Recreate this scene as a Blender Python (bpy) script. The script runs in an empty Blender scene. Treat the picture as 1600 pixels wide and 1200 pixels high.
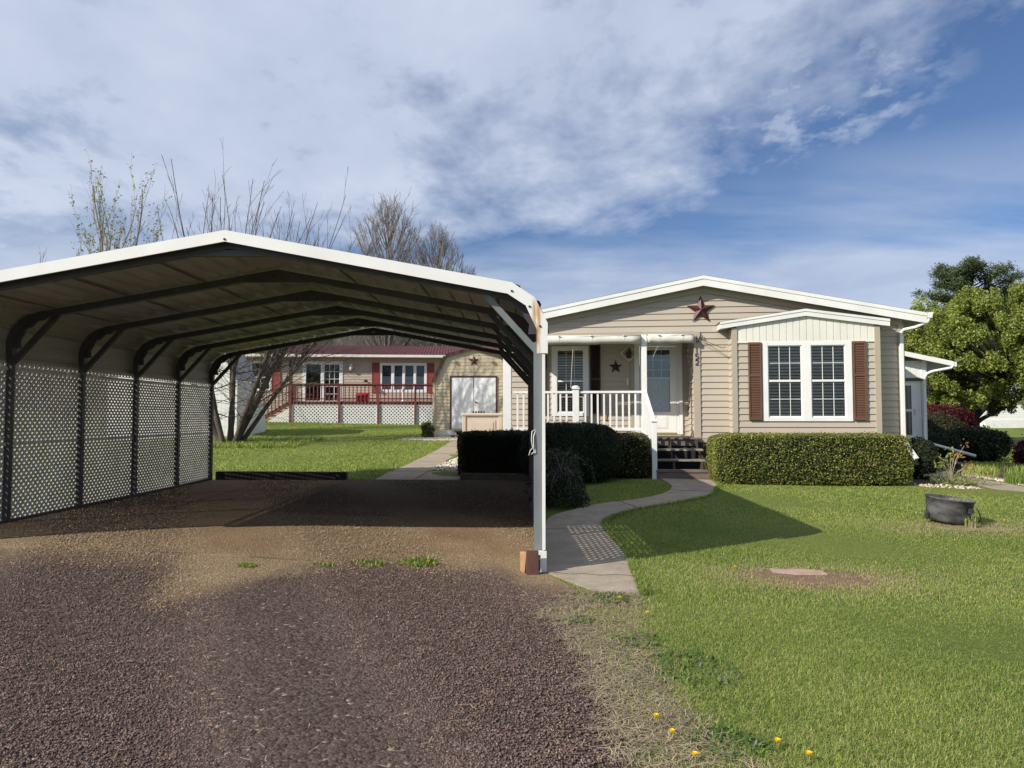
import bpy, math, random
import numpy as np
from math import sin, cos, pi, radians, sqrt, atan, atan2
from mathutils import Vector, Matrix
random.seed(7); RNG = np.random.default_rng(7)
SC = bpy.context.scene
COL = SC.collection

# ------------------------------------------------------------------ terrain
def ss(a, b, x):
    t = np.clip((np.asarray(x, float)-a)/(b-a), 0, 1); return t*t*(3-2*t)
def G(x, y):
    x = np.asarray(x, float); y = np.asarray(y, float)
    L = ss(0.2, -5.0, x)*ss(3.5, 8, y)
    near = np.interp(y, [7.2, 10.5, 14], [0, .14, .26])
    left = np.interp(y, [14, 25, 36, 60, 300], [.25, .75, 1.24, 1.7, 2.2])
    right = np.where(y > 10.5, np.interp(y, [10.5, 14, 90], [.1, .18, .18]), near)
    h = np.where(y < 14, near, left)
    h = h*(1-L)+np.maximum(.24, h)*L
    R = ss(0, 7, x)
    h = h*(1-R)+np.minimum(right, .18)*R
    return h + .14*ss(-4, -12, x)*ss(24, 33, y)
def g(x, y): return float(G(x, y))

# ------------------------------------------------------------------ materials
MATS = {}
def nodes(name):
    m = bpy.data.materials.new(name); m.use_nodes = True
    nt = m.node_tree; b = nt.nodes['Principled BSDF']
    return m, nt, b
def N(nt, t, **kw):
    n = nt.nodes.new(t)
    for k, v in kw.items():
        if k.startswith('i_'):
            key = k[2:]; key = int(key) if key.isdigit() else key.replace('_', ' ')
            n.inputs[key].default_value = v
        else: setattr(n, k, v)
    return n
def c4(c): return (c[0], c[1], c[2], 1)
def mixc(nt, fac, a, b, blend='MIX'):
    n = nt.nodes.new('ShaderNodeMix'); n.data_type = 'RGBA'; n.blend_type = blend
    if isinstance(fac, (int, float)): n.inputs[0].default_value = fac
    else: nt.links.new(fac, n.inputs[0])
    for s, v in ((6, a), (7, b)):
        if isinstance(v, tuple): n.inputs[s].default_value = c4(v)
        else: nt.links.new(v, n.inputs[s])
    return n.outputs[2]
def noise(nt, scale, detail=4, rough=.6, vec=None, stretch=None):
    tc = N(nt, 'ShaderNodeTexCoord'); src = tc.outputs['Object'] if vec is None else vec
    if stretch:
        mp = N(nt, 'ShaderNodeMapping'); mp.inputs['Scale'].default_value = stretch
        nt.links.new(src, mp.inputs['Vector']); src = mp.outputs['Vector']
    n = N(nt, 'ShaderNodeTexNoise'); n.inputs['Scale'].default_value = scale
    n.inputs['Detail'].default_value = detail; n.inputs['Roughness'].default_value = rough
    nt.links.new(src, n.inputs['Vector']); return n.outputs['Fac']
def ramp(nt, v, a, b):
    n = N(nt, 'ShaderNodeMapRange'); n.inputs['From Min'].default_value = a; n.inputs['From Max'].default_value = b
    nt.links.new(v, n.inputs['Value']); return n.outputs['Result']
def mat(name, c1, c2=None, scale=4, rough=.6, metal=0, bump=0, bscale=60, stretch=None, spec=None, lo=.35, hi=.65, fine=None, bstretch=None):
    if name in MATS: return MATS[name]
    m, nt, b = nodes(name)
    b.inputs['Roughness'].default_value = rough; b.inputs['Metallic'].default_value = metal
    if spec is not None: b.inputs['Specular IOR Level'].default_value = spec
    if c2 is None: c2 = tuple(v*.82 for v in c1)
    f = ramp(nt, noise(nt, scale, stretch=stretch), lo, hi)
    col = mixc(nt, f, c1, c2)
    if fine:
        f2 = ramp(nt, noise(nt, fine, detail=3), .3, .7)
        col = mixc(nt, f2, mixc(nt, .25, col, (0, 0, 0)), col)
    nt.links.new(col, b.inputs['Base Color'])
    if bump:
        bn = N(nt, 'ShaderNodeBump'); bn.inputs['Strength'].default_value = 1; bn.inputs['Distance'].default_value = bump
        nt.links.new(noise(nt, bscale, detail=5, stretch=bstretch), bn.inputs['Height']); nt.links.new(bn.outputs[0], b.inputs['Normal'])
    MATS[name] = m; return m
def leafmat(name, c, c2=None, trans=.3, rough=.5, scale=1.3):
    if name in MATS: return MATS[name]
    m, nt, b = nodes(name); b.inputs['Roughness'].default_value = rough
    b.inputs['Specular IOR Level'].default_value = .3
    if c2 is None: c2 = (c[0]*1.5, c[1]*1.35, c[2]*1.1)
    col = mixc(nt, ramp(nt, noise(nt, scale, detail=5), .35, .65), c, c2)
    nt.links.new(col, b.inputs['Base Color'])
    t = N(nt, 'ShaderNodeBsdfTranslucent'); nt.links.new(mixc(nt, .5, col, (c2[0]*1.2, c2[1]*1.3, c2[2]*.6)), t.inputs['Color'])
    mx = N(nt, 'ShaderNodeMixShader'); mx.inputs[0].default_value = trans
    nt.links.new(b.outputs[0], mx.inputs[1]); nt.links.new(t.outputs[0], mx.inputs[2])
    nt.links.new(mx.outputs[0], nt.nodes['Material Output'].inputs['Surface'])
    MATS[name] = m; return m
def glassmat(name, tint=(.85, .9, .92), f=.03):
    m, nt, b = nodes(name); nt.nodes.remove(b)
    tr = N(nt, 'ShaderNodeBsdfTransparent'); tr.inputs[0].default_value = c4(tint)
    gl = N(nt, 'ShaderNodeBsdfGlossy'); gl.inputs['Roughness'].default_value = .03
    fr = N(nt, 'ShaderNodeFresnel'); fr.inputs[0].default_value = 1.5
    mt = N(nt, 'ShaderNodeMath', operation='ADD'); mt.inputs[1].default_value = f; nt.links.new(fr.outputs[0], mt.inputs[0])
    mx = N(nt, 'ShaderNodeMixShader'); nt.links.new(mt.outputs[0], mx.inputs[0])
    nt.links.new(tr.outputs[0], mx.inputs[1]); nt.links.new(gl.outputs[0], mx.inputs[2])
    nt.links.new(mx.outputs[0], nt.nodes['Material Output'].inputs['Surface']); return m

M_SIDING = mat('vinyl_siding', (.46, .405, .33), (.43, .378, .305), .9, .55, bump=.0008, bscale=120, bstretch=(1, 1, 12))
M_SIDTRIM = mat('siding_trim', (.415, .36, .285), (.39, .34, .265), 1.5, .55)
M_WHITE = mat('white_paint', (.78, .78, .75), (.70, .70, .67), 1.7, .45, bump=.0005, bscale=40)
M_WHITEV = mat('white_vinyl', (.80, .80, .78), (.74, .74, .72), 3, .35)
M_OFFW = mat('offwhite_panel', (.74, .73, .66), (.68, .67, .60), 2, .45)
M_SHINGLE = mat('shingles', (.09, .085, .08), (.05, .048, .05), 8, .9, bump=.006, bscale=60)
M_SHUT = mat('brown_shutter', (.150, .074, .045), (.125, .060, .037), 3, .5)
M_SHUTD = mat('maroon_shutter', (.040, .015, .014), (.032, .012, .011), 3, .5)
M_DARK = mat('dark_interior', (.012, .012, .013), (.02, .019, .018), 2, .9)
M_BLIND = mat('blind_slats', (.62, .56, .44), (.48, .43, .33), 3, .6)
M_CURT = mat('lace_curtain', (.62, .64, .66), (.45, .47, .5), 14, .9, stretch=(8, 8, .6))
M_GLASS = glassmat('window_glass')
M_GLASSR = glassmat('door_glass', f=.14)
M_WOODG = mat('weathered_wood', (.22, .17, .14), (.13, .10, .085), 3, .85, bump=.003, bscale=25, stretch=(1, 8, 8), fine=40)
M_WOODD = mat('dark_wood', (.055, .042, .036), (.035, .028, .025), 4, .85, bump=.003, bscale=30)
M_TREAD = mat('grey_tread', (.36, .34, .30), (.18, .15, .13), 6, .85, bump=.003, bscale=40, stretch=(1, 6, 6), fine=50)
M_STAR = mat('red_tin', (.088, .026, .025), (.062, .018, .018), 6, .5, metal=.1)
M_IRON = mat('black_iron', (.02, .02, .02), (.035, .03, .028), 10, .6)
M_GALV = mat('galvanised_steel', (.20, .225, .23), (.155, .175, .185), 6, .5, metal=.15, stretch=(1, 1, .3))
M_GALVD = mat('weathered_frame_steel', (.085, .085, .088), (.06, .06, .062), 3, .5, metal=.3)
M_LATT = mat('lattice_plastic', (.72, .70, .66), (.55, .53, .50), 1.1, .55, fine=6)
M_LATW = mat('white_lattice', (.80, .80, .78), (.72, .72, .7), 2, .5)
M_ROPE = mat('white_cord', (.7, .68, .62), None, 20, .8)
M_REDW = mat('redwood_stain', (.20, .048, .038), (.145, .034, .028), 5, .7, fine=20)
M_REDR = mat('red_metal_roof', (.125, .030, .031), (.10, .024, .025), 2, .6, metal=0, spec=.3)
M_REDS = mat('red_shutter', (.30, .05, .035), (.25, .04, .03), 3, .5)
M_RED = mat('red_plastic', (.55, .02, .02), None, 3, .4)
M_BARK = mat('grey_bark', (.115, .088, .070), (.055, .042, .034), 6, .95, bump=.01, bscale=22, stretch=(1, 1, .3))
M_TWIG = mat('twig_bark', (.12, .095, .08), (.075, .055, .048), 3, .9)
M_TWIGL = mat('far_twigs', (.24, .215, .20), (.17, .15, .14), 3, .9)
M_DBARK = mat('dark_bark', (.028, .022, .019), (.018, .014, .012), 6, .95, bump=.01, bscale=20)
M_RESIN = mat('beige_resin', (.60, .50, .42), (.55, .46, .385), 2, .5)
M_DIRT = mat('bare_soil', (.24, .135, .085), (.15, .105, .055), 7, .95, bump=.012, bscale=30, fine=60)
M_SLAB = mat('flat_stone', (.46, .32, .26), (.36, .245, .195), 9, .9, bump=.004, bscale=60, fine=90)
M_BROWNT = mat('brown_trim', (.075, .040, .032), (.06, .032, .026), 3, .6)
M_TIMB = mat('treated_timber', (.17, .14, .115), (.09, .075, .06), 3, .9, bump=.004, bscale=20, stretch=(1, 8, 8))
M_TIMBD = mat('dark_timber', (.05, .04, .034), (.028, .022, .02), 4, .9, bump=.004, bscale=20)

def concrete(name, c1, c2):
    return mat(name, c1, c2, 3.5, .9, bump=.006, bscale=70, fine=60, lo=.3, hi=.7)
M_CONC = concrete('concrete', (.43, .355, .265), (.29, .24, .18))
M_CONCL = concrete('pale_concrete', (.40, .33, .25), (.31, .255, .19))

# driveway: purple-brown crushed stone, tan fine gravel further in
def drive_mat():
    m, nt, b = nodes('driveway_gravel'); b.inputs['Roughness'].default_value = .95; b.inputs['Specular IOR Level'].default_value = .2
    tc = N(nt, 'ShaderNodeTexCoord'); sep = N(nt, 'ShaderNodeSeparateXYZ'); nt.links.new(tc.outputs['Object'], sep.inputs[0])
    n1 = noise(nt, .9, 5)
    # edge of the purple stone: about y=6.6, wandering
    a = N(nt, 'ShaderNodeMath', operation='MULTIPLY_ADD'); a.inputs[1].default_value = 2.6; a.inputs[2].default_value = -1.3
    nt.links.new(n1, a.inputs[0])
    s = N(nt, 'ShaderNodeMath', operation='ADD'); nt.links.new(a.outputs[0], s.inputs[0]); nt.links.new(sep.outputs['Y'], s.inputs[1])
    atn = N(nt, 'ShaderNodeAttribute'); atn.attribute_name = 'zone'; zn = N(nt, 'ShaderNodeMath', operation='MULTIPLY_ADD'); zn.inputs[1].default_value = .5; nt.links.new(noise(nt, 9, 6, .75), zn.inputs[0]); nt.links.new(atn.outputs['Fac'], zn.inputs[2])
    f = ramp(nt, zn.outputs[0], .0, .62)
    vo = N(nt, 'ShaderNodeTexVoronoi'); vo.inputs['Scale'].default_value = 48; nt.links.new(tc.outputs['Object'], vo.inputs['Vector'])
    sp = N(nt, 'ShaderNodeSeparateColor'); nt.links.new(vo.outputs['Color'], sp.inputs[0])
    dark = mixc(nt, sp.outputs[0], (.040, .027, .023), (.12, .086, .072))
    dark = mixc(nt, ramp(nt, sp.outputs[1], .985, .99), dark, (.30, .23, .17))
    pat = ramp(nt, noise(nt, .55, 6, .7), .56, .80)
    dark = mixc(nt, pat, dark, mixc(nt, sp.outputs[2], (.12, .085, .06), (.24, .18, .125)))
    vo2 = N(nt, 'ShaderNodeTexVoronoi'); vo2.inputs['Scale'].default_value = 80; nt.links.new(tc.outputs['Object'], vo2.inputs['Vector'])
    sp2 = N(nt, 'ShaderNodeSeparateColor'); nt.links.new(vo2.outputs['Color'], sp2.inputs[0])
    tan = mixc(nt, sp2.outputs[0], (.15, .105, .060), (.33, .25, .150))
    tan = mixc(nt, ramp(nt, noise(nt, .8, 5), .45, .7), tan, mixc(nt, sp2.outputs[1], (.12, .066, .04), (.24, .15, .09)))
    col = mixc(nt, f, dark, tan)
    # under the roof: darker, redder stone colour
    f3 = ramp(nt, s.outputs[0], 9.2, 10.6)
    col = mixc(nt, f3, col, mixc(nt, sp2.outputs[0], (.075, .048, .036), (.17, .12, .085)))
    nt.links.new(col, b.inputs['Base Color'])
    bn = N(nt, 'ShaderNodeBump'); bn.inputs['Distance'].default_value = .008; bn.invert = True
    nt.links.new(vo.outputs['Distance'], bn.inputs['Height']); 
    bn2 = N(nt, 'ShaderNodeBump'); bn2.inputs['Distance'].default_value = .01
    nt.links.new(noise(nt, 70, 5), bn2.inputs['Height']); nt.links.new(bn.outputs[0], bn2.inputs['Normal'])
    nt.links.new(bn2.outputs[0], b.inputs['Normal'])
    return m
def ground_mat():
    m, nt, b = nodes('lawn_soil'); b.inputs['Roughness'].default_value = .95; b.inputs['Specular IOR Level'].default_value = .1
    c = mixc(nt, ramp(nt, noise(nt, .35, 8, .7), .35, .65), (.17, .225, .05), (.225, .27, .07))
    c = mixc(nt, ramp(nt, noise(nt, 22, 4, .7), .35, .7), mixc(nt, .45, c, (.05, .06, .018)), c)
    nt.links.new(c, b.inputs['Base Color'])
    bn = N(nt, 'ShaderNodeBump'); bn.inputs['Distance'].default_value = .04
    nt.links.new(noise(nt, 30, 5, .8), bn.inputs['Height']); nt.links.new(bn.outputs[0], b.inputs['Normal'])
    return m
def trim_mat():   # white enamel with rust runs near the right knee
    m, nt, b = nodes('white_enamel_trim'); b.inputs['Roughness'].default_value = .35
    tc = N(nt, 'ShaderNodeTexCoord'); sep = N(nt, 'ShaderNodeSeparateXYZ'); nt.links.new(tc.outputs['Object'], sep.inputs[0])
    def band(o, a, bb, e):
        r1 = ramp(nt, o, a-e, a+e); r2 = ramp(nt, o, bb+e, bb-e)
        k = N(nt, 'ShaderNodeMath', operation='MULTIPLY'); nt.links.new(r1, k.inputs[0]); nt.links.new(r2, k.inputs[1]); return k.outputs[0]
    bx = band(sep.outputs['X'], 3.03, 3.105, .012); bz = band(sep.outputs['Z'], 1.95, 2.50, .05)
    k = N(nt, 'ShaderNodeMath', operation='MULTIPLY'); nt.links.new(bx, k.inputs[0]); nt.links.new(bz, k.inputs[1])
    k2 = N(nt, 'ShaderNodeMath', operation='MULTIPLY'); nt.links.new(k.outputs[0], k2.inputs[0]); nt.links.new(ramp(nt, noise(nt, 30, 5, stretch=(1, 1, .12)), .3, .55), k2.inputs[1])
    base = mixc(nt, ramp(nt, noise(nt, 2.5, 5), .3, .7), (.82, .82, .79), (.74, .74, .71))
    nt.links.new(mixc(nt, k2.outputs[0], base, (.48, .27, .08)), b.inputs['Base Color'])
    return m
M_DRIVE = drive_mat(); M_GROUND = ground_mat(); M_TRIM = trim_mat()
M_SHEET = mat('roof_sheet_steel', (.35, .33, .29), (.25, .235, .205), .9, .5, metal=0, stretch=(3, .5, 3))

# ------------------------------------------------------------------ mesh builder
class MB:
    def __init__(s): s.v = []; s.f = []; s.m = []
    def add(s, vs, fs, mi=0, fn=None):
        o = len(s.v)
        s.v += [tuple(fn(*p)) for p in vs] if fn else [tuple(p) for p in vs]
        for f in fs: s.f.append(tuple(i+o for i in f)); s.m.append(mi)
    def box(s, a0, a1, b0, b1, c0, c1, mi=0, fn=None):
        s.add([(a, b, c) for a in (a0, a1) for b in (b0, b1) for c in (c0, c1)],
              [(0, 1, 3, 2), (4, 6, 7, 5), (0, 4, 5, 1), (2, 3, 7, 6), (0, 2, 6, 4), (1, 5, 7, 3)], mi, fn)
    def bar(s, p, q, w, h, mi=0, up=(0, 0, 1), fn=None):
        p = Vector(p); q = Vector(q); d = (q-p).normalized(); u = Vector(up)
        if abs(d.dot(u)) > .99: u = Vector((0, 1, 0))
        x = d.cross(u).normalized(); y = x.cross(d).normalized()
        vs = []
        for c in (p, q):
            for a, b in ((-1, -1), (1, -1), (1, 1), (-1, 1)): vs.append(c+x*a*w/2+y*b*h/2)
        s.add(vs, [(0, 3, 2, 1), (4, 5, 6, 7), (0, 1, 5, 4), (1, 2, 6, 5), (2, 3, 7, 6), (3, 0, 4, 7)], mi, fn)
    def tube(s, pts, rs, n=6, mi=0, cap=True, fn=None):
        pts = [Vector(p) for p in pts]
        if isinstance(rs, (int, float)): rs = [rs]*len(pts)
        d0 = (pts[1]-pts[0]).normalized(); a = Vector((0, 0, 1)) if abs(d0.z) < .9 else Vector((1, 0, 0))
        x = d0.cross(a).normalized(); vs = []
        for i, p in enumerate(pts):
            d = (pts[min(i+1, len(pts)-1)]-pts[max(i-1, 0)]).normalized()
            x = (x-d*x.dot(d)).normalized(); y = d.cross(x)
            for k in range(n):
                t = 2*pi*k/n; vs.append(p+(x*cos(t)+y*sin(t))*rs[i])
        fs = []
        for i in range(len(pts)-1):
            for k in range(n):
                k2 = (k+1) % n; fs.append((i*n+k, i*n+k2, (i+1)*n+k2, (i+1)*n+k))
        if cap: fs.append(tuple(range(n))[::-1]); fs.append(tuple((len(pts)-1)*n+k for k in range(n)))
        s.add(vs, fs, mi, fn)
    def prism(s, poly, a, b, fn=None, mi=0):     # poly in (u,z); depth from a to b, coordinates (u, depth, z)
        n = len(poly); vs = [(u, a, z) for u, z in poly]+[(u, b, z) for u, z in poly]
        fs = [tuple(range(n)), tuple(range(2*n-1, n-1, -1))]+[(i, i+n, (i+1) % n+n, (i+1) % n) for i in range(n)]
        s.add(vs, fs, mi, fn)
    def lathe(s, prof, c, n=24, mi=0, fn=None):
        vs = []
        for r, z in prof:
            for k in range(n): vs.append((c[0]+r*cos(2*pi*k/n), c[1]+r*sin(2*pi*k/n), c[2]+z))
        fs = [(i*n+k, i*n+(k+1) % n, (i+1)*n+(k+1) % n, (i+1)*n+k) for i in range(len(prof)-1) for k in range(n)]
        s.add(vs, fs, mi, fn)
    def build(s, name, mats, parent=None, smooth=False, bevel=0):
        me = bpy.data.meshes.new(name)
        off = OFF.get(parent.name, (0, 0, 0)) if parent else (0, 0, 0)
        me.from_pydata([(x-off[0], y-off[1], z-off[2]) for x, y, z in s.v], [], s.f)
        if not isinstance(mats, (list, tuple)): mats = [mats]
        for m in mats: me.materials.append(m)
        me.polygons.foreach_set('material_index', s.m)
        if smooth: me.polygons.foreach_set('use_smooth', [True]*len(s.f))
        me.update()
        o = bpy.data.objects.new(name, me); COL.objects.link(o)
        if parent: o.parent = parent; OFF[o.name] = off
        if bevel:
            md = o.modifiers.new('bevel', 'BEVEL'); md.width = bevel; md.segments = 2; md.limit_method = 'ANGLE'
        return o
OFF = {}
def tag(o, label, cat, group=None, kind=None):
    if label: o['label'] = label
    if cat: o['category'] = cat
    if group: o['group'] = group
    if kind: o['kind'] = kind
    return o
def thing(name, label, cat, loc, rz=0, group=None, local=False):
    o = bpy.data.objects.new(name, None); COL.objects.link(o); o.location = loc; o.rotation_euler = (0, 0, rz)
    o.empty_display_size = .2
    OFF[o.name] = (0, 0, loc[2]) if local else tuple(loc)
    return tag(o, label, cat, group)
def solo(mb, name, label, cat, mats, loc, group=None, smooth=False, bevel=0):
    off = loc; mb.v = [(x-off[0], y-off[1], z-off[2]) for x, y, z in mb.v]
    o = mb.build(name, mats, None, smooth, bevel); o.location = loc
    return tag(o, label, cat, group)
def npmesh(name, V, F, mi, mats, parent=None, loc=None, smooth=False):
    me = bpy.data.meshes.new(name); V = np.asarray(V, np.float32); F = np.asarray(F, np.int32)
    off = OFF.get(parent.name, (0, 0, 0)) if parent else (loc or (0, 0, 0))
    V = V-np.array(off, np.float32)
    n, k = F.shape
    me.vertices.add(len(V)); me.vertices.foreach_set('co', V.ravel())
    me.loops.add(n*k); me.loops.foreach_set('vertex_index', F.ravel())
    me.polygons.add(n); me.polygons.foreach_set('loop_start', np.arange(0, n*k, k, dtype=np.int32))
    me.polygons.foreach_set('loop_total', np.full(n, k, np.int32))
    for m in mats: me.materials.append(m)
    if mi is not None: me.polygons.foreach_set('material_index', np.asarray(mi, np.int32))
    if smooth: me.polygons.foreach_set('use_smooth', np.ones(n, bool))
    me.update(calc_edges=True)
    o = bpy.data.objects.new(name, me); COL.objects.link(o)
    if parent: o.parent = parent; OFF[o.name] = off
    elif loc: o.location = loc
    return o
def copy_tree(o, parent=None):
    c = o.copy(); COL.objects.link(c); c.parent = parent
    for ch in list(o.children): copy_tree(ch, c)
    return c
def pip(x, y, poly):
    x = np.asarray(x); y = np.asarray(y); r = np.zeros(x.shape, bool); n = len(poly)
    for i in range(n):
        x0, y0 = poly[i]; x1, y1 = poly[(i+1) % n]
        if y0 == y1: continue
        c = ((y0 > y) != (y1 > y)) & (x < (x1-x0)*(y-y0)/(y1-y0)+x0); r ^= c
    return r
def catmull(rows, k=6):
    out = []; n = len(rows)
    for i in range(n-1):
        p = [np.array(rows[max(0, min(n-1, j))], float) for j in (i-1, i, i+1, i+2)]
        for s in range(k):
            t = s/k
            out.append(.5*((2*p[1])+(-p[0]+p[2])*t+(2*p[0]-5*p[1]+4*p[2]-p[3])*t*t+(-p[0]+3*p[1]-3*p[2]+p[3])*t**3))
    out.append(np.array(rows[-1], float)); return out

# ------------------------------------------------------------------ siding / lattice / window helpers
def siding(mb, fn, u0, u1, z0, z1, holes=(), h=.135, proud=.020, tri=None, mi=0):
    """clapboard courses in (u, out, z); tri=(uc, zpk, slope) clips under a gable"""
    def lim(z):
        a, b = u0, u1
        if tri:
            d = (tri[1]-z)/tri[2]
            if d <= 0: return None
            a, b = max(a, tri[0]-d), min(b, tri[0]+d)
        return (a, b) if b > a else None
    z = z0
    while z < z1-1e-4:
        ze = min(z+h, z1); br = [z]+sorted(set(t for H in holes for t in (H[2], H[3]) if z+1e-4 < t < ze-1e-4))
        if tri:
            for uu in (u0, u1):
                t = tri[1]-tri[2]*abs(uu-tri[0])
                if z+1e-4 < t < ze-1e-4: br.append(t)
            br = sorted(br)
        br.append(ze)
        for a, b in zip(br, br[1:]):
            la, lb = lim(a+1e-5), lim(b-1e-5)
            if not la: continue
            if not lb: lb = (tri[0], tri[0])
            cuts = sorted((H[0], H[1]) for H in holes if H[2] <= a+1e-4 and H[3] >= b-1e-4)
            segs = []; cur = None
            pa, pb = la[0], lb[0]
            for c in cuts:
                if c[1] <= la[0] or c[0] >= la[1]: continue
                segs.append((pa, pb, c[0], c[0])); pa = pb = c[1]
            segs.append((pa, pb, la[1], lb[1]))
            da = proud*(1-(a-z)/h); db = proud*(1-(b-z)/h)
            for (xa, xb, ya, yb) in segs:
                if ya-xa < 1e-4 and yb-xb < 1e-4: continue
                mb.add([(xa, da, a), (ya, da, a), (yb, db, b), (xb, db, b)], [(0, 1, 2, 3)], mi, fn)
                if a == z: mb.add([(xa, -.002, a), (ya, -.002, a), (ya, da, a), (xa, da, a)], [(0, 1, 2, 3)], mi, fn)
        z = ze
def clip(poly, conv):
    """clip polygon by convex ccw polygon"""
    for i in range(len(conv)):
        (x0, y0), (x1, y1) = conv[i], conv[(i+1) % len(conv)]; out = []
        if not poly: return []
        def side(p): return (x1-x0)*(p[1]-y0)-(y1-y0)*(p[0]-x0)
        for j in range(len(poly)):
            p, q = poly[j], poly[(j+1) % len(poly)]; a, b = side(p), side(q)
            if a >= 0: out.append(p)
            if (a >= 0) != (b >= 0):
                t = a/(a-b); out.append((p[0]+(q[0]-p[0])*t, p[1]+(q[1]-p[1])*t))
        poly = out
    return poly
def lattice(mb, fn, conv, pitch=.085, wd=.034, th=.007, mi=0):
    xs = [p[0] for p in conv]; ys = [p[1] for p in conv]; S = (max(xs)-min(xs))+(max(ys)-min(ys))+1
    hw = wd/2*sqrt(2)
    for layer, sg in ((0, 1), (1, -1)):
        x = min(xs)-S
        x = math.floor(x/pitch)*pitch
        while x < max(xs)+S:
            y0 = min(ys)-.1; y1 = max(ys)+.1; L = y1-y0
            q = [(x-hw, y0), (x+hw, y0), (x+hw+sg*L, y1), (x-hw+sg*L, y1)]
            c = clip(q, conv)
            if len(c) >= 3:
                a = layer*(th+.0006); mb.prism(c, a, a+th, fn, mi)
            x += pitch
def window(parent, fn, u0, u1, z0, z1, panes, zg0, zg1, cas=.05, cols=3, rows=(1, 1), mid=None, blinds=True, mats=None, name='window', mun=.011, glass=None, curtain=False, depth=.22, label=None):
    """frame in (u, out, z); panes = list of (a,b) glass spans"""
    wm = mats or M_WHITEV
    w = MB()
    edges = [u0]+[t for p in panes for t in p]+[u1]
    for i in range(0, len(edges), 2): w.box(edges[i], edges[i+1], -.03, .035, z0, z1, 0, fn)
    for a, b in panes:
        w.box(a, b, -.03, .033, z0, zg0, 0, fn); w.box(a, b, -.03, .033, zg1, z1, 0, fn)
        # sash inner lip
        w.box(a, a+.022, -.02, .014, zg0, zg1, 0, fn); w.box(b-.022, b, -.02, .014, zg0, zg1, 0, fn)
        w.box(a+.022, b-.022, -.02, .012, zg0, zg0+.03, 0, fn); w.box(a+.022, b-.022, -.02, .012, zg1-.022, zg1, 0, fn)
        ia, ib = a+.022, b-.022
        if mid: w.box(ia, ib, -.02, .018, mid-.022, mid+.022, 0, fn)
        for k in range(1, cols):
            x = ia+(ib-ia)*k/cols; w.box(x-mun/2, x+mun/2, -.012, -.002, zg0+.03, zg1-.022, 0, fn)
        spans = [(zg0, mid, rows[0]), (mid, zg1, rows[1])] if mid else [(zg0, zg1, rows[0])]
        for s0, s1, r in spans:
            for k in range(1, r+1):
                z = s0+(s1-s0)*k/(r+1); w.box(ia, ib, -.0125, -.0015, z-mun/2, z+mun/2, 0, fn)
        # recess
        w.box(a-.01, b+.01, -depth, -depth-.01, zg0-.01, zg1+.01, 1, fn)
        w.box(a-.02, a-.01, -depth, -.031, zg0-.01, zg1+.01, 1, fn); w.box(b+.01, b+.02, -depth, -.031, zg0-.01, zg1+.01, 1, fn)
        w.box(a-.01, b+.01, -depth, -.031, zg1+.01, zg1+.02, 1, fn); w.box(a-.01, b+.01, -depth, -.031, zg0-.02, zg0-.01, 1, fn)
    W = w.build(name, [wm, M_DARK], parent)
    if label: W['label'] = label
    gl = MB()
    for a, b in panes: gl.add([(a+.02, -.014, zg0+.02), (b-.02, -.014, zg0+.02), (b-.02, -.014, zg1-.02), (a+.02, -.014, zg1-.02)], [(0, 1, 2, 3)], 0, fn)
    gl.build('pane', glass or M_GLASS, W)
    if blinds:
        bl = MB()
        for a, b in panes:
            z = zg0+.03
            while z < zg1-.03:
                bl.add([(a+.02, -.045, z), (b-.02, -.045, z), (b-.02, -.068, z+.040), (a+.02, -.068, z+.040), (a+.02, -.047, z+.003), (b-.02, -.047, z+.003), (b-.02, -.070, z+.043), (a+.02, -.070, z+.043)],
                       [(0, 1, 2, 3), (7, 6, 5, 4), (0, 4, 5, 1)], 0, fn)
                z += .066
        bl.build('blind', M_BLIND, W)
    if curtain:
        cu = MB()
        for a, b in panes:
            n = 24; vs = []; fs = []
            c0, c1 = (zg0, zg0+(zg1-zg0)*.55) if curtain == 'low' else (zg0, zg1)
            for i in range(n+1):
                x = a+(b-a)*i/n; d = -.06-.012*sin(i*1.9); vs += [(x, d, c0), (x, d, c1)]
            for i in range(n): fs.append((2*i, 2*i+2, 2*i+3, 2*i+1))
            cu.add(vs, fs, 0, fn)
        cu.build('curtain', M_CURT, W)
    return W
def shutter(parent, fn, u0, u1, z0, z1, m, midz=None, louv=.035):
    s = MB(); st = .03; fn0 = fn; fn = lambda a, d, z: fn0(a, d+.027, z)
    s.box(u0, u0+st, 0.002, .035, z0, z1, 0, fn); s.box(u1-st, u1, .002, .035, z0, z1, 0, fn)
    ms = [z0, midz, z1] if midz else [z0, z1]
    for z in ms:
        a, b = (z, z+.05) if z == z0 else ((z-.05, z) if z == z1 else (z-.025, z+.025)); s.box(u0+st, u1-st, .002, .033, a, b, 0, fn)
    s.box(u0+st, u1-st, .001, .006, z0+.05, z1-.05, 0, fn)
    z = z0+.055
    while z < z1-.07:
        if not (midz and abs(z+.015-midz) < .04):
            s.add([(u0+st, .028, z), (u1-st, .028, z), (u1-st, .008, z+louv*.85), (u0+st, .008, z+louv*.85), (u0+st, .02, z), (u1-st, .02, z)], [(0, 1, 2, 3), (0, 4, 5, 1)], 0, fn)
        z += louv
    return s.build('shutter', m, parent)
def star(mb, fn, uc, zc, R, d=.06, rin=.40, off=.031, mi=0):
    n = 5; vs = [(uc, off+d, zc), (uc, off, zc)]
    for k in range(10):
        r = R if k % 2 == 0 else R*rin; t = pi/2+k*pi/5; vs.append((uc+r*cos(t), off, zc+r*sin(t)))
    fs = [(0, 2+k, 2+(k+1) % 10) for k in range(10)]+[(1, 2+(k+1) % 10, 2+k) for k in range(10)]
    mb.add(vs, fs, mi, fn)

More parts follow.
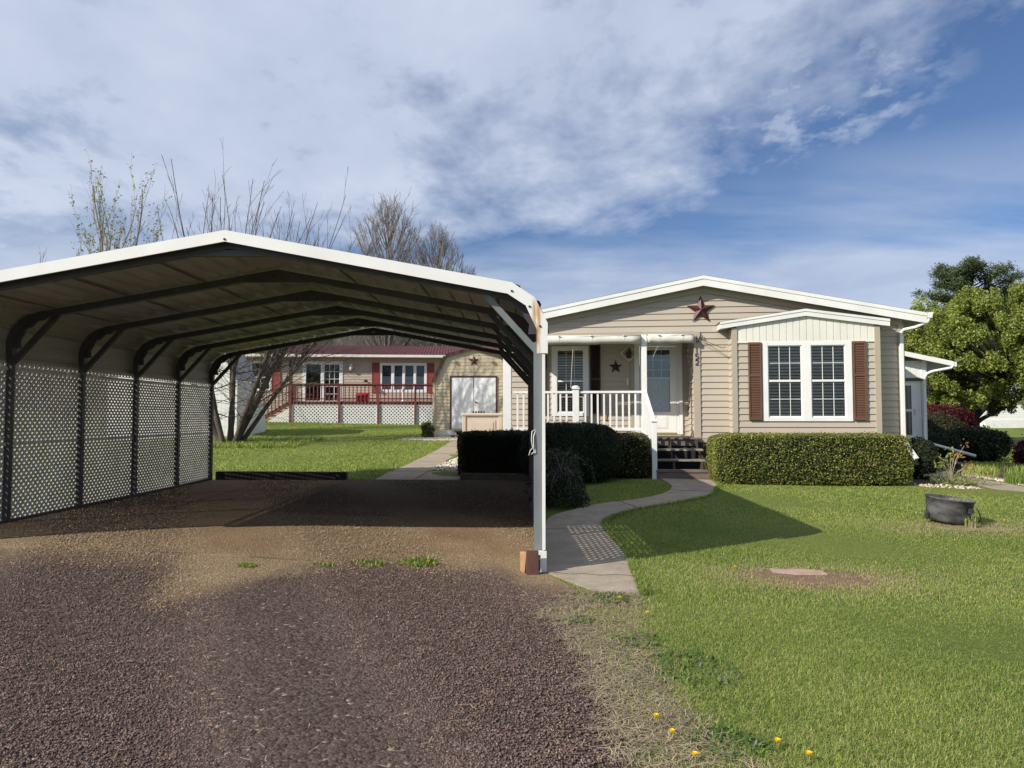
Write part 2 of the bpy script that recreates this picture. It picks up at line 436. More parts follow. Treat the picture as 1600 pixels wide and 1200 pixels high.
# ------------------------------------------------------------------ foliage helpers
def wob(P, s=1.0, seed=0):
    x, y, z = P[:, 0]*s+seed, P[:, 1]*s+seed*1.7, P[:, 2]*s
    return (np.sin(2.1*x+1.3*z)+np.sin(2.7*y-1.7*x+1)+np.sin(3.3*z+2.2*y+2)+.6*np.sin(6.1*x+4.3*y)+.6*np.sin(7.3*z-5*x))/4.2
def leaves(name, C, size, mats, parent=None, nrm=None, bias=.5, probs=None, asp=.55, loc=None, zdir=0):
    n = len(C); R = RNG.normal(size=(n, 3)); R /= np.linalg.norm(R, axis=1)[:, None]
    if nrm is not None:
        R = nrm*bias+R*(1-bias); R /= np.linalg.norm(R, axis=1)[:, None]
    A = RNG.normal(size=(n, 3)); A[:, 2] += zdir
    A -= R*np.sum(A*R, axis=1)[:, None]; A /= np.linalg.norm(A, axis=1)[:, None]
    B = np.cross(R, A); s = size*RNG.uniform(.6, 1.3, n)[:, None]
    V = np.stack([C-A*s, C+B*s*asp-A*s*.1, C+A*s, C-B*s*asp-A*s*.1], 1).reshape(-1, 3)
    F = np.arange(4*n).reshape(n, 4)
    mi = RNG.choice(len(mats), n, p=probs)
    return npmesh(name, V, F, mi, mats, parent, loc)
def cube_pts(n, dims):
    a = np.array([dims[1]*dims[2], dims[0]*dims[2], dims[0]*dims[1]]); a = a/a.sum()
    ax = RNG.choice(3, n, p=a); P = RNG.uniform(-1, 1, (n, 3)); P[np.arange(n), ax] = RNG.choice([-1, 1], n); return P
def superq(P, dims, e):
    r = (np.abs(P)**e).sum(1)**(1/e); return P/r[:, None]*np.array(dims)/2
def core_grid(k=14):
    V = []; F = []
    for ax in range(3):
        for sg in (-1, 1):
            o = len(V)
            for i in range(k+1):
                for j in range(k+1):
                    p = [0, 0, 0]; p[ax] = sg; p[(ax+1) % 3] = -1+2*i/k; p[(ax+2) % 3] = -1+2*j/k; V.append(p)
            for i in range(k):
                for j in range(k):
                    q = (o+i*(k+1)+j, o+(i+1)*(k+1)+j, o+(i+1)*(k+1)+j+1, o+i*(k+1)+j+1); F.append(q if sg > 0 else q[::-1])
    return np.array(V, float), np.array(F)
def shrub(name, label, cat, c, dims, rz, e, n, size, mats, core, group=None, amp=.03, probs=None, fuzz=.03, flat=True, zdir=.0):
    t = thing(name, label, cat, (c[0], c[1], c[2]), rz, group, local=True); OFF[t.name] = (0, 0, 0)
    def shape(P, k=1.0):
        Q = superq(P, dims, e); nr = Q/np.array(dims)**2; nr /= np.linalg.norm(nr, axis=1)[:, None]
        Q = Q*k + nr*(amp*wob(Q, 2.2, c[0])+amp*.7*wob(Q, 7, c[1]))[:, None]
        Q[:, 2] += dims[2]/2; return Q, nr
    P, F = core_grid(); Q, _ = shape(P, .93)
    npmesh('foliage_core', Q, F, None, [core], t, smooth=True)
    P = cube_pts(n, dims); P[:, 2] = np.where(P[:, 2] <= -.999, RNG.uniform(-1, 1, n), P[:, 2]); Q, nr = shape(P)
    Q += nr*((RNG.uniform(-1, .6, n)+(RNG.uniform(0, 1, n) < .05)*RNG.uniform(.3, 1.6, n))*fuzz)[:, None]; Q[:, 2] = np.maximum(Q[:, 2], .01)
    leaves('foliage', Q, size, mats, t, nr, .45, probs, zdir=zdir)
    return t
def branches(mb, p, d, L, r, lev, maxlev, nchild, spread, up=.2, jit=.12, ratio=.62, seg=5, rr=.55, tips=None, start=.25, minr=.003):
    pts = [Vector(p)]; rs = [r]; d = Vector(d).normalized()
    for i in range(seg):
        d = (d+Vector((random.gauss(0, jit), random.gauss(0, jit), random.gauss(0, jit)+up*.2))).normalized()
        pts.append(pts[-1]+d*(L/seg)); rs.append(max(minr, r*(1-(1-rr)*(i+1)/seg) if lev < maxlev else r*(1-.75*(i+1)/seg)))
    mb.tube(pts, rs, 7 if r > .06 else (5 if r > .02 else 3), cap=False)
    if tips is not None and lev >= maxlev-1: tips += pts[1:]
    if lev >= maxlev: return
    for k in range(nchild[min(lev, len(nchild)-1)]):
        t = start+(1-start)*(k+random.random())/nchild[min(lev, len(nchild)-1)]
        i = min(seg-1, int(t*seg)); f = t*seg-i; q = pts[i].lerp(pts[i+1], f)
        dd = (pts[i+1]-pts[i]).normalized(); ph = random.uniform(0, 2*pi)
        x = dd.orthogonal().normalized(); x.rotate(Matrix.Rotation(ph, 3, dd))
        sp = spread*random.uniform(.6, 1.3); nd = (dd*cos(sp)+x*sin(sp)+Vector((0, 0, up))).normalized()
        branches(mb, q, nd, L*ratio*random.uniform(.7, 1.15)*(1.15-.35*t), max(minr, rs[i]*.6), lev+1, maxlev, nchild, spread, up, jit, ratio, max(3, seg-1), rr, tips, start, minr)

# ================================================================== SETTING
xs = np.unique(np.concatenate([np.linspace(-400, -40, 19), np.linspace(-40, -14, 27), np.arange(-14, 14.01, .2), np.linspace(14, 60, 47), np.linspace(60, 500, 23)]))
ys = np.unique(np.concatenate([np.linspace(-60, -4, 15), np.arange(-4, 40.01, .25), np.linspace(40, 120, 41), np.linspace(120, 900, 20)]))
X, Y = np.meshgrid(xs, ys); Z = G(X, Y)
Z = Z-.012*(np.sin(X*1.3)+np.sin(Y*1.7+X))*((Y > 14) | (X > 1.6))
V = np.stack([X, Y, Z], -1).reshape(-1, 3); nx = len(xs); ny = len(ys)
I = (np.arange(ny-1)[:, None]*nx+np.arange(nx-1)[None]).ravel()
o = npmesh('ground', V, np.stack([I, I+1, I+nx+1, I+nx], 1), None, [M_GROUND], smooth=True); o['kind'] = 'structure'

DR_Y = [-6, 3.1, 3.34, 3.7, 4.24, 5.05, 5.45, 5.75, 6.1, 6.55, 6.95, 7.4, 13.77]
DR_X = [.5, .47, .48, .45, .45, .31, .19, .30, .52, .34, .23, .2, .2]
def edge_x(y):
    y = np.asarray(y, float)
    return np.interp(y, DR_Y, DR_X)+np.where(y < 6, .035*np.sin(y*9)+.025*np.sin(y*23+1), 0)
rows = np.sort(np.concatenate([np.arange(-6, 3, .5), np.arange(3, 13.78, .07), [6.92, 6.931]])); K = 150
Vd = []
for y in rows:
    xl = -16 if y < 6.93 else -6.35; xr = float(edge_x(y))
    for k in range(K+1):
        x = xl+(xr-xl)*(k/K); Vd.append((x, y, g(x, y)+.012+.006*sin(x*2.3+y*1.1)))
I = (np.arange(len(rows)-1)[:, None]*(K+1)+np.arange(K)[None]).ravel()
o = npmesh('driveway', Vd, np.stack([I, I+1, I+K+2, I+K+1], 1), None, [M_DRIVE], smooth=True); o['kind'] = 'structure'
BX = [-16, -5, -3.9, -3.2, -2.95, -2.75, -2.5, -2.1, -1.34, -.2, .05, .3]; BY = [6.8, 6.7, 6.6, 6.45, 5.9, 5.3, 5.8, 6.5, 7.05, 6.9, 6.3, 6.0]
def tanness(x, y):
    P = np.stack([x, y, 0*x], 1); return np.asarray(y)-np.interp(x, BX, BY)+.22*wob(P, 1.6, 2)+.12*wob(P, 5, 1)
VA = np.array(Vd); at = o.data.attributes.new('zone', 'FLOAT', 'POINT'); at.data.foreach_set('value', tanness(VA[:, 0], VA[:, 1]).astype(np.float32))

def strip(name, rows, m, h=.03, k=6, across=6, kind='structure', wobble=0):
    R = catmull(rows, k); mb = MB(); vs = []; fs = []; W = across+3
    for i, r in enumerate(R):
        a = np.array(r[:2]); b = np.array(r[2:4])
        if wobble: a = a+wobble*np.array([sin(i*1.9), sin(i*2.7)]); b = b+wobble*np.array([sin(i*2.3+1), sin(i*1.3)])
        pts = [(a[0], a[1], g(*a)-.05)]
        for j in range(across+1):
            p = a+(b-a)*j/across; pts.append((p[0], p[1], g(*p)+h))
        pts.append((b[0], b[1], g(*b)-.05)); vs += pts
    for i in range(len(R)-1):
        for j in range(W-1): fs.append((i*W+j, i*W+j+1, (i+1)*W+j+1, (i+1)*W+j))
    fs.append(tuple(range(W))[::-1]); fs.append(tuple((len(R)-1)*W+j for j in range(W)))
    mb.add(vs, fs); o = mb.build(name, m); o['kind'] = kind
    poly = [tuple(r[:2]) for r in R]+[tuple(r[2:4]) for r in R][::-1]
    return o, poly
WALK = [(.64, 6.08, 1.04, 5.99), (.42, 6.5, 1.06, 6.4), (.25, 6.9, 1.10, 7.0), (.27, 7.7, 1.14, 7.7), (.31, 8.5, 1.09, 8.5), (.34, 9.2, 1.09, 9.2), (.45, 9.8, 1.2, 9.62), (.78, 10.3, 1.5, 10.1),
        (1.2, 10.85, 2.05, 10.7), (1.87, 11.35, 2.74, 11.35), (2.45, 12.1, 3.22, 11.95), (2.75, 12.9, 3.52, 12.8), (2.82, 13.6, 3.75, 13.5), (2.80, 14.7, 3.82, 14.5)]
_, P_WALK = strip('front_path', WALK, M_CONC, .025)
_, P_SLAB = strip('path_slab', [(-2.8, 13.78, -1.18, 13.78), (-2.75, 15.18, -.87, 15.2)], M_CONC, .02, 2)
_, P_SW = strip('shed_path', [(-2.72, 15.2, -1.9, 15.2), (-2.6, 16.3, -1.82, 16.6), (-2.42, 18.5, -1.66, 18.7), (-2.25, 21.5, -1.5, 21.5), (-2.2, 24.3, -1.3, 24.3)], M_CONCL, .02)
mb = MB(); mb.bar((-1.93, 15.2, g(-1.93, 15.2)+.0205), (-2.02, 13.8, g(-2.02, 13.8)+.0205), .014, .004); mb.bar((-2.73, 15.2, g(-2.7, 15.2)+.021), (-.9, 15.2, g(-.9, 15.2)+.021), .016, .004)
for yy, xa, xb in ((17.0, -2.5, -1.78), (19.0, -2.38, -1.62), (21.2, -2.25, -1.5)): mb.bar((xa, yy, g(xa, yy)+.021), (xb, yy, g(xb, yy)+.021), .014, .004)
cr_ = [(.33, 6.78), (.47, 6.70), (.60, 6.73), (.74, 6.66), (.90, 6.69), (1.07, 6.64)]
for a, b in zip(cr_, cr_[1:]): mb.bar((a[0], a[1], .0265), (b[0], b[1], .0265), .006, .003)
for (xa, ya, xb, yb) in ((.33, 8.9, 1.09, 8.9), (1.55, 11.1, 1.75, 10.45), (2.62, 12.5, 3.36, 12.3)):
    mb.bar((xa, ya, g(xa, ya)+.0265), (xb, yb, g(xb, yb)+.0265), .010, .003)
o = mb.build('path_joint', M_TIMBD); o['kind'] = 'structure'
_, P_RW = strip('side_path', [(8.5, 8.0, 9.4, 8.0), (8.45, 11.5, 9.3, 11.5), (8.6, 13.0, 9.35, 13.0), (8.9, 14.6, 9.5, 14.5), (9.1, 16, 9.7, 16), (9.5, 18, 10.1, 18)], M_CONCL, .02)
mb = MB(); vs = []; xs2 = np.linspace(8, 300, 60)
for x in xs2:
    for y in (31.5, 34, 37): vs.append((x, y, g(x, y)+.03))
mb.add(vs, [(i*3+j, i*3+3+j, i*3+4+j, i*3+1+j) for i in range(59) for j in (0, 1)])
o = mb.build('road', mat('asphalt_road', (.15, .125, .12), (.12, .1, .1), 2, .9, fine=30)); o['kind'] = 'structure'
# dry strip between the driveway and the lawn
def outer_x(y): return np.interp(y, [2.9, 3.2, 3.8, 4.5, 5.1, 6.0], [1.10, .92, .78, .78, .80, .98])
vs = []; rws = np.arange(2.6, 6.02, .06)
for i, y in enumerate(rws):
    a = float(edge_x(y))-.02; b = float(outer_x(y))+.06*sin(y*7)+.04*sin(y*17)
    for k in range(9):
        x = a+(b-a)*k/8; vs.append((x, y, g(x, y)+.006))
I = (np.arange(len(rws)-1)[:, None]*9+np.arange(8)[None]).ravel()
M_STRAWSOIL = mat('straw_soil', (.22, .165, .095), (.12, .105, .05), 9, .95, bump=.012, bscale=60, fine=70)
o = npmesh('dry_verge', vs, np.stack([I, I+1, I+10, I+9], 1), None, [M_STRAWSOIL]); o['kind'] = 'structure'
def blob(name, c, rx, ry, m, h=.006, n=40, ang=0, seed=0):
    mb = MB(); vs = [(c[0], c[1], g(*c)+h+.01)]
    for k in range(n):
        t = 2*pi*k/n; r = 1+.16*sin(3*t+seed)+.10*sin(7*t+2*seed)+.05*sin(13*t)
        x, y = rx*r*cos(t), ry*r*sin(t); x, y = c[0]+x*cos(ang)-y*sin(ang), c[1]+x*sin(ang)+y*cos(ang); vs.append((x, y, g(x, y)+h))
    mb.add(vs, [(0, 1+k, 1+(k+1) % n) for k in range(n)]); o = mb.build(name, m); o['kind'] = 'structure'
    return [v[:2] for v in vs[1:]]
P_D1 = blob('bare_patch', (2.70, 6.66), .74, .44, M_DIRT, seed=1, ang=-.15)
P_D2 = blob('bare_patch', (5.75, 9.1), .55, .22, mat('dry_grass_soil', (.23, .19, .09), (.16, .15, .06), 8, .95, bump=.01, bscale=50), seed=2, ang=-.1)
P_D3 = blob('rock_bed_soil', (-1.35, 15.6), .5, .75, M_DIRT, seed=3)
P_D4 = blob('rock_bed_soil', (-2.9, 24.0), 1.0, .75, M_CONCL, seed=4)
P_D5 = blob('garden_bed_soil', (8.0, 14.2), 1.2, 1.1, mat('dark_mulch', (.05, .04, .03), (.09, .07, .05), 20, .95, bump=.02, bscale=40), seed=5)
P_D6 = blob('garden_bed_soil', (10.9, 15.0), 1.35, 2.6, mat('dark_mulch', (.05, .04, .03)), seed=6)

# ================================================================== CARPORT
XC = -2.9; Y0 = 6.93; DY = 1.38
CY0, CY1 = 6.80, 13.95; RX = -2.85
cp = thing('carport', 'open white-edged metal carport with lattice side over the gravel driveway', 'carport', (XC, 10.4, .1))
half = [(3.16, 2.2), (3.16, 2.38), (3.13, 2.50), (3.05, 2.63), (2.95, 2.71), (2.83, 2.765), (0, 3.275)]
prof = [(XC-a, z) for a, z in half[:-1]]+[(RX, 3.275)]+[(XC+a, z) for a, z in half[:-1]][::-1]
def ribbed(path, sp=.23, hgt=.028, wd=.04):
    P = [Vector((x, z)) for x, z in path]; out = []; acc = .1
    for a, b in zip(P, P[1:]):
        d = b-a; L = d.length; d = d/L; nr = Vector((-d.y, d.x)); out.append(a.copy())
        while acc < L-.06:
            if acc > .05:
                q = a+d*acc; out += [q-d*wd, q-d*wd*.5+nr*hgt, q+d*wd*.5+nr*hgt, q+d*wd]
            acc += sp
        acc = max(.06, acc-L)
    out.append(P[-1]); return out, P
rp, _ = ribbed(prof)
mb = MB(); top = [(p.x, p.y) for p in rp]; n = len(top)
ny_ = 2
vs = [(x, y, z) for y in (CY0, CY1) for x, z in top]
cx_ = [(x+(XC-x)*.0012, z-.003) for x, z in top]
vs += [(x, y, z) for y in (CY0, CY1) for x, z in cx_]
fs = [(i, i+1, n+i+1, n+i) for i in range(n-1)]+[(2*n+i+1, 2*n+i, 3*n+i, 3*n+i+1) for i in range(n-1)]
fs += [(i+1, i, 2*n+i, 2*n+i+1) for i in range(n-1)]+[(n+i, n+i+1, 3*n+i+1, 3*n+i) for i in range(n-1)]
mb.add(vs, fs); mb.build('roof_panel', M_SHEET, cp)
# overlap seams under the roof
mb = MB()
for a in (.9, 1.8, 2.66):
    for sg in (-1, 1):
        xe = XC+sg*2.83; x = RX+(xe-RX)*a/2.83; z = 3.275-.51*a/2.83-.008; mb.box(x-.012, x+.012, CY0+.01, CY1-.01, z-.006, z-.001)
mb.build('sheet_seam', M_GALVD, cp)
def sweep(mb, path, w, y, mi=0):
    P = [Vector(p) for p in path]; L = []; R = []
    for i, p in enumerate(P):
        a = (P[i]-P[i-1]).normalized() if i else None; b = (P[i+1]-P[i]).normalized() if i < len(P)-1 else None
        if a is None: a = b
        if b is None: b = a
        n1 = Vector((-a.y, a.x)); n2 = Vector((-b.y, b.x)); m = (n1+n2).normalized(); m = m/max(.5, m.dot(n1))
        L.append(p+m*w/2); R.append(p-m*w/2)
    for i in range(len(P)-1):
        q = [L[i], L[i+1], R[i+1], R[i]]; mb.prism([(v.x, v.y) for v in q], y-w/2, y+w/2, None, mi)
bowh = [(3.105, 2.22), (3.105, 2.36), (3.06, 2.49), (2.98, 2.59), (2.88, 2.65), (2.77, 2.69), (0, 3.188)]
for i in range(6):
    y = Y0+DY*i
    if i == 5: y -= .02
    path = [(XC-a, z) for a, z in bowh[:-1]]+[(RX, 3.188)]+[(XC+a, z) for a, z in bowh[:-1]][::-1]
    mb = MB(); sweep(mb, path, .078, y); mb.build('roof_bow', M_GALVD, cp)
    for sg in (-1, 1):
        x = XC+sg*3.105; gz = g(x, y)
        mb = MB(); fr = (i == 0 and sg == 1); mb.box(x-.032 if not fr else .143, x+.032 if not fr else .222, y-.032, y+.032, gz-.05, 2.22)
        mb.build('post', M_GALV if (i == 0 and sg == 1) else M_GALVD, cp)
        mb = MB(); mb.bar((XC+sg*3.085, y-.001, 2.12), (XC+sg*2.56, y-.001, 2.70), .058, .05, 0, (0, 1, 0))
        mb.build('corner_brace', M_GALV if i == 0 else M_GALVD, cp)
        # wavy gusset hugging the corner
        mb = MB(); arc = [(3.07, 2.3), (3.06, 2.42), (3.02, 2.53), (2.94, 2.61), (2.84, 2.665), (2.7, 2.70)]
        inner = [(2.99, 2.3), (3.0, 2.40), (2.955, 2.46), (2.93, 2.53), (2.86, 2.555), (2.80, 2.62), (2.7, 2.64)]
        poly = [(XC+sg*a, z) for a, z in arc]+[(XC+sg*a, z) for a, z in inner[::-1]]
        mb.prism(poly, y-.012, y+.012); mb.build('corner_gusset', M_GALVD, cp)
    mb = MB(); mb.bar((RX-.40, y, 3.105), (RX+.40, y, 3.105), .056, .06, 0); mb.build('ridge_brace', M_GALVD, cp)
# screw ends through the roof on the bows are too small; base rails
for sg in (-1, 1):
    x = XC+sg*3.105; mb = MB()
    for i in range(5):
        y = Y0+DY*i; mb.bar((x, y+.035, g(x, y)+.02), (x, y+DY-.035, g(x, y+DY)+.02), .06, .05)
    mb.build('base_rail', M_GALVD, cp)
# side sheets above the lattice (left), and down to knee height (right)
def sidesheet(name, x, z0, z1, m):
    mb = MB(); z = z0; pts = [(0, z0)]
    while z < z1-.12:
        pts += [(0, z+.05), (.014, z+.065), (.014, z+.085), (0, z+.1)]; z += .23
    pts.append((0, z1)); sg = 1 if x > XC else -1
    vs = [(x+sg*a, y, zz) for y in (CY0+.06, CY1-.02) for a, zz in pts]+[(x+sg*(a+.003), y, zz) for y in (CY0+.06, CY1-.02) for a, zz in pts]; n = len(pts)
    mb.add(vs, [(i, i+1, n+i+1, n+i) for i in range(n-1)]+[(2*n+i+1, 2*n+i, 3*n+i, 3*n+i+1) for i in range(n-1)]+[(0, n, 3*n, 2*n), (n-1, 3*n-1, 4*n-1, 2*n-1)])
    mb.build(name, m, cp)
sidesheet('side_panel', XC+3.145, .92, 2.36, M_SHEET)
sidesheet('kick_panel', XC+3.145, .02, .34, M_SHEET)
sidesheet('side_panel', XC-3.145, 2.14, 2.36, M_SHEET)
# lattice: left wall two tiers per bay, right wall one low tier
XL = XC-3.145
for i in range(5):
    y0 = Y0+DY*i; y1 = y0+DY; gz = max(g(XL, y0), g(XL, y1))
    fn = lambda u, d, z: (XL+.012-d, u, z)
    for (a, b) in ((.27, 1.165), (1.185, 2.05)):
        mb = MB(); lattice(mb, fn, [(y0+.005, a), (y1-.005, a), (y1-.005, b), (y0+.005, b)])
        mb.box(XL+.014, XL+.034, y0+.034, y1-.034, b-.012, b+.022)
        mb.build('lattice_panel', M_LATT, cp)
    mb = MB(); lattice(mb, fn, [(y0+.005, 2.085), (y1-.005, 2.085), (y1-.005, 2.15), (y0+.005, 2.15)]); mb.build('lattice_strip', M_LATT, cp)
XR = XC+3.145
for i in range(5):
    y0 = Y0+DY*i; y1 = y0+DY; a = .33
    fn = lambda u, d, z: (XR-.004+d, u, z)
    mb = MB(); lattice(mb, fn, [(y0+.04, a), (y1-.04, a), (y1-.04, .93), (y0+.04, .93)], pitch=.095, wd=.034); mb.build('lattice_panel', M_LATT, cp)
# front trim
def trimpoly(seg):
    return seg
TO = [(3.175, 2.10), (3.175, 2.39), (3.05, 2.64), (2.83, 2.785), (0, 3.30)]
TI = [(3.07, 2.10), (3.07, 2.33), (2.965, 2.56), (2.79, 2.675), (0, 3.188)]
mb = MB()
for sg in (-1, 1):
    cx = lambda a: XC+sg*a if a else RX
    for i in range(4):
        q = [TO[i], TO[i+1], TI[i+1], TI[i]]; q = [(cx(a), z) for a, z in q]
        if sg < 0: q = q[::-1]
        mb.prism(q, CY0-.03, CY0-.012)
        # top return
        a, b = TO[i], TO[i+1]
        mb.add([(cx(a[0]), CY0-.03, a[1]), (cx(b[0]), CY0-.03, b[1]), (cx(b[0]), CY0+.11, b[1]+.004), (cx(a[0]), CY0+.11, a[1]+.004),
                (cx(a[0])-sg*.006, CY0-.03, a[1]-.006), (cx(b[0])-sg*.006, CY0-.03, b[1]-.006), (cx(b[0])-sg*.006, CY0+.11, b[1]-.006), (cx(a[0])-sg*.006, CY0+.11, a[1]-.006)],
               [(0, 1, 2, 3), (7, 6, 5, 4), (2, 6, 7, 3)])
ft = mb.build('front_trim', M_TRIM, cp)
mb = MB()
for a, z in ((3.10, 2.36), (3.0, 2.55), (2.83, 2.70), (0, 3.21)):
    for sg in ((-1, 1) if a else (1,)):
        mb = MB(); mb.lathe([(0, -.006), (.011, -.006), (.011, .004), (0, .006)], (0, 0, 0), 8, 0, lambda x, y, zz, a=a, z=z, sg=sg: ((XC+sg*a if a else RX)+x, CY0-.034-zz, z+y)); mb.build('bolt', M_IRON, ft)
mb = MB(); px = XR
mb.box(.2235, .252, CY0+.05, CY0+.095, .22, 2.098); mb.build('post_trim', M_WHITEV, cp)
mb = MB(); mb.box(.135, .262, CY0+.035, CY0+.082, .175, .21); mb.box(.205, .262, CY0+.033, CY0+.08, .0, .174); mb.build('post_foot_trim', M_WHITEV, cp)

# wood blocks at the post
mb = MB(); mb.box(-.058, .058, -.02, .02, 0, .225)
o = mb.build('wood_block', mat('cedar_block', (.125, .052, .036), (.085, .036, .026), 5, .75, bump=.002, bscale=30, stretch=(3, 3, .5), fine=60), bevel=.004); o.location = (.125, 6.72, .012); o.rotation_euler = (radians(-7), 0, radians(2))
tag(o, 'upright reddish brown wood block leaning on the front right carport post', 'wood block')
mb = MB(); mb.prism([(-.02, .03), (.03, 0), (.04, .21), (-.03, .205)], -.022, .022)
o = mb.build('wood_wedge', mat('orange_wedge', (.40, .24, .11), (.26, .12, .06), 7, .7), bevel=.003); o.location = (.035, 6.80, .006); o.rotation_euler = (radians(-6), 0, radians(-28))
tag(o, 'lighter orange wood wedge behind the upright brown block at the post', 'wood block')
mb = MB()
mb.tube([(.16, 6.9, 1.37), (.125, 6.885, 1.35), (.12, 6.88, 1.27), (.13, 6.88, 1.2), (.15, 6.89, 1.16), (.12, 6.885, 1.13)], .0045, 5)
mb.tube([(.16, 6.9, 1.36), (.14, 6.885, 1.30), (.14, 6.88, 1.2), (.11, 6.885, 1.17), (.095, 6.885, 1.12)], .0045, 5)
mb.tube([(.155, 6.893, 1.18), (.16, 6.89, 1.14), (.14, 6.885, 1.15)], .0045, 5)
solo(mb, 'cord', 'white cord tied in a loop on the carport post', 'cord', M_ROPE, (.14, 6.885, 1.25), smooth=True)
# timbers at the back of the carport
mb = MB(); mb.bar((-5.95, 13.97, g(-5.9, 13.97)+.07), (-3.38, 13.97, g(-3.4, 13.97)+.06), .14, .17)
solo(mb, 'landscape_timber', 'dark timber edging on the ground between lattice wall and lawn', 'timber', M_TIMBD, (-4.6, 13.97, .25), 'timbers at the back of the carport', bevel=.01)
mb = MB(); mb.bar((-1.15, 14.05, g(-1.1, 14)+.05), (.35, 13.98, g(.3, 14)+.05), .14, .15)
solo(mb, 'landscape_timber', 'grey weathered timber edging at the foot of the left box hedge', 'timber', M_TIMB, (-.4, 14.0, .28), 'timbers at the back of the carport', bevel=.01)

# ================================================================== HOUSE
TH = radians(6); HP = (3.87, 15.4, .2)
hs = thing('mobile_home', 'beige vinyl sided home with covered porch, bay window and white gable trim', 'house', HP, -TH, local=True)
F0 = lambda u, d, z: (u, -d, z)            # front wall plane w=0 (d outwards)
FB = lambda u, d, z: (.974*u-.058, 1.35-d, 1.5+(z-1.5)*.974)         # porch back wall
FW = lambda u, d, z: (u, -.35-d, z)        # bay front
UC, ZP, SL = .11, 4.525, .195
UL, UR = -4.25, 4.21
mb = MB()
siding(mb, F0, UL, UR, 3.33, 4.30, tri=(UC, 4.30, SL))
siding(mb, F0, 0.05, .68, 1.02, 3.33); siding(mb, F0, 3.6, UR, 1.02, 3.33)
siding(mb, lambda u, d, z: (UR+d, u, z), 0, 12, 1.02, 3.47)
siding(mb, lambda u, d, z: (UL-d, u, z), 1.35, 12, 1.02, 3.42)
siding(mb, FB, UL-.05, .03, 1.0, 3.36, holes=[(-3.27, -2.357, 1.5, 3.22), (-1.25, -.11, 1.04, 3.3)])
siding(mb, lambda u, d, z: (-.02-d, u, z), .0, 1.35, 1.04, 3.3)
siding(mb, lambda u, d, z: (u, 12+d, z), UL, UR, 1.02, 3.45)
mb.build('wall', M_SIDING, hs)
mb = MB()   # corner boards, frieze, header
mb.box(-.075, .055, -.034, .10, .95, 3.33, 0); mb.box(UR-.09, UR+.032, -.034, .08, .95, 3.42)
mb.box(UL, .0, -.020, .06, 3.27, 3.327)
for sg in (-1, 1):
    ue = UL if sg < 0 else UR
    q = [(UC, 4.32), (ue, 4.32-SL*abs(ue-UC)), (ue, 4.19-SL*abs(ue-UC)), (UC, 4.19)]
    mb.prism(q if sg < 0 else q[::-1], -.045, -.029)
mb.box(UL, UR, -.012, .05, .93, 1.02)
mb.build('corner_trim', M_SIDTRIM, hs)
mb = MB()   # roof slabs
for sg in (-1, 1):
    ue = -4.42 if sg < 0 else 4.60
    q = [(UC, ZP), (ue, ZP-SL*abs(ue-UC)), (ue, ZP-.06-SL*abs(ue-UC)), (UC, ZP-.06)]
    mb.prism(q if sg < 0 else q[::-1], -.235, 12.3)
mb.build('roof', M_SHINGLE, hs)
mb = MB()   # fascia
for sg in (-1, 1):
    ue = -4.42 if sg < 0 else 4.61
    for a, b, w0, w1 in ((-.012, -.085, -.265, -.24), (-.086, -.232, -.253, -.235)):
        q = [(UC, ZP+a), (ue, ZP+a-SL*abs(ue-UC)), (ue, ZP+b-SL*abs(ue-UC)), (UC, ZP+b)]
        mb.prism(q if sg < 0 else q[::-1], w0, w1)
    mb.box(ue-.02 if sg > 0 else ue, ue if sg > 0 else ue+.02, -.235, 12.3, ZP-.2-SL*abs(ue-UC), ZP-.065-SL*abs(ue-UC))
mb.build('fascia', M_WHITE, hs)
mb = MB()
for sg in (-1, 1):
    ue = -4.40 if sg < 0 else 4.59; uw = UL if sg < 0 else UR
    q = [(UC, ZP-.20), (ue, ZP-.20-SL*abs(ue-UC)), (ue, ZP-.21-SL*abs(ue-UC)), (UC, ZP-.21)]
    mb.prism(q if sg < 0 else q[::-1], -.234, .0)
    mb.prism([(a, b) for a, b in ([(uw, ZP-.20-SL*abs(uw-UC)), (ue, ZP-.20-SL*abs(ue-UC)), (ue, ZP-.21-SL*abs(ue-UC)), (uw, ZP-.21-SL*abs(uw-UC))])], .001, 12.2)
mb.build('soffit', M_SIDTRIM, hs)
ze = ZP-SL*abs(4.61-UC)
gt = MB(); gp = [(a+.04, b) for a, b in [(4.575, ze-.01), (4.575, ze-.12), (4.66, ze-.12), (4.69, ze-.02), (4.70, ze-.0), (4.69, ze+.0), (4.675, ze-.018), (4.65, ze-.108), (4.587, ze-.108), (4.587, ze-.01)]]
gt.prism(gp, -.26, 12.3); gt.prism(gp[:5], -.265, -.255)
G1 = gt.build('gutter', M_WHITEV, hs)
mb = MB(); mb.tube([(4.66, -.22, ze-.13), (4.63, -.22, ze-.20), (4.42, -.16, ze-.30), (4.22, -.075, ze-.34), (4.165, -.07, ze-.40), (4.165, -.07, ze-.5)], .034, 10)
mb.box(4.13, 4.20, -.11, -.04, .98, ze-.45); mb.bar((4.165, -.07, 1.0), (4.30, -.35, .62), .07, .07)
mb.build('downspout', M_WHITEV, hs, bevel=.006)
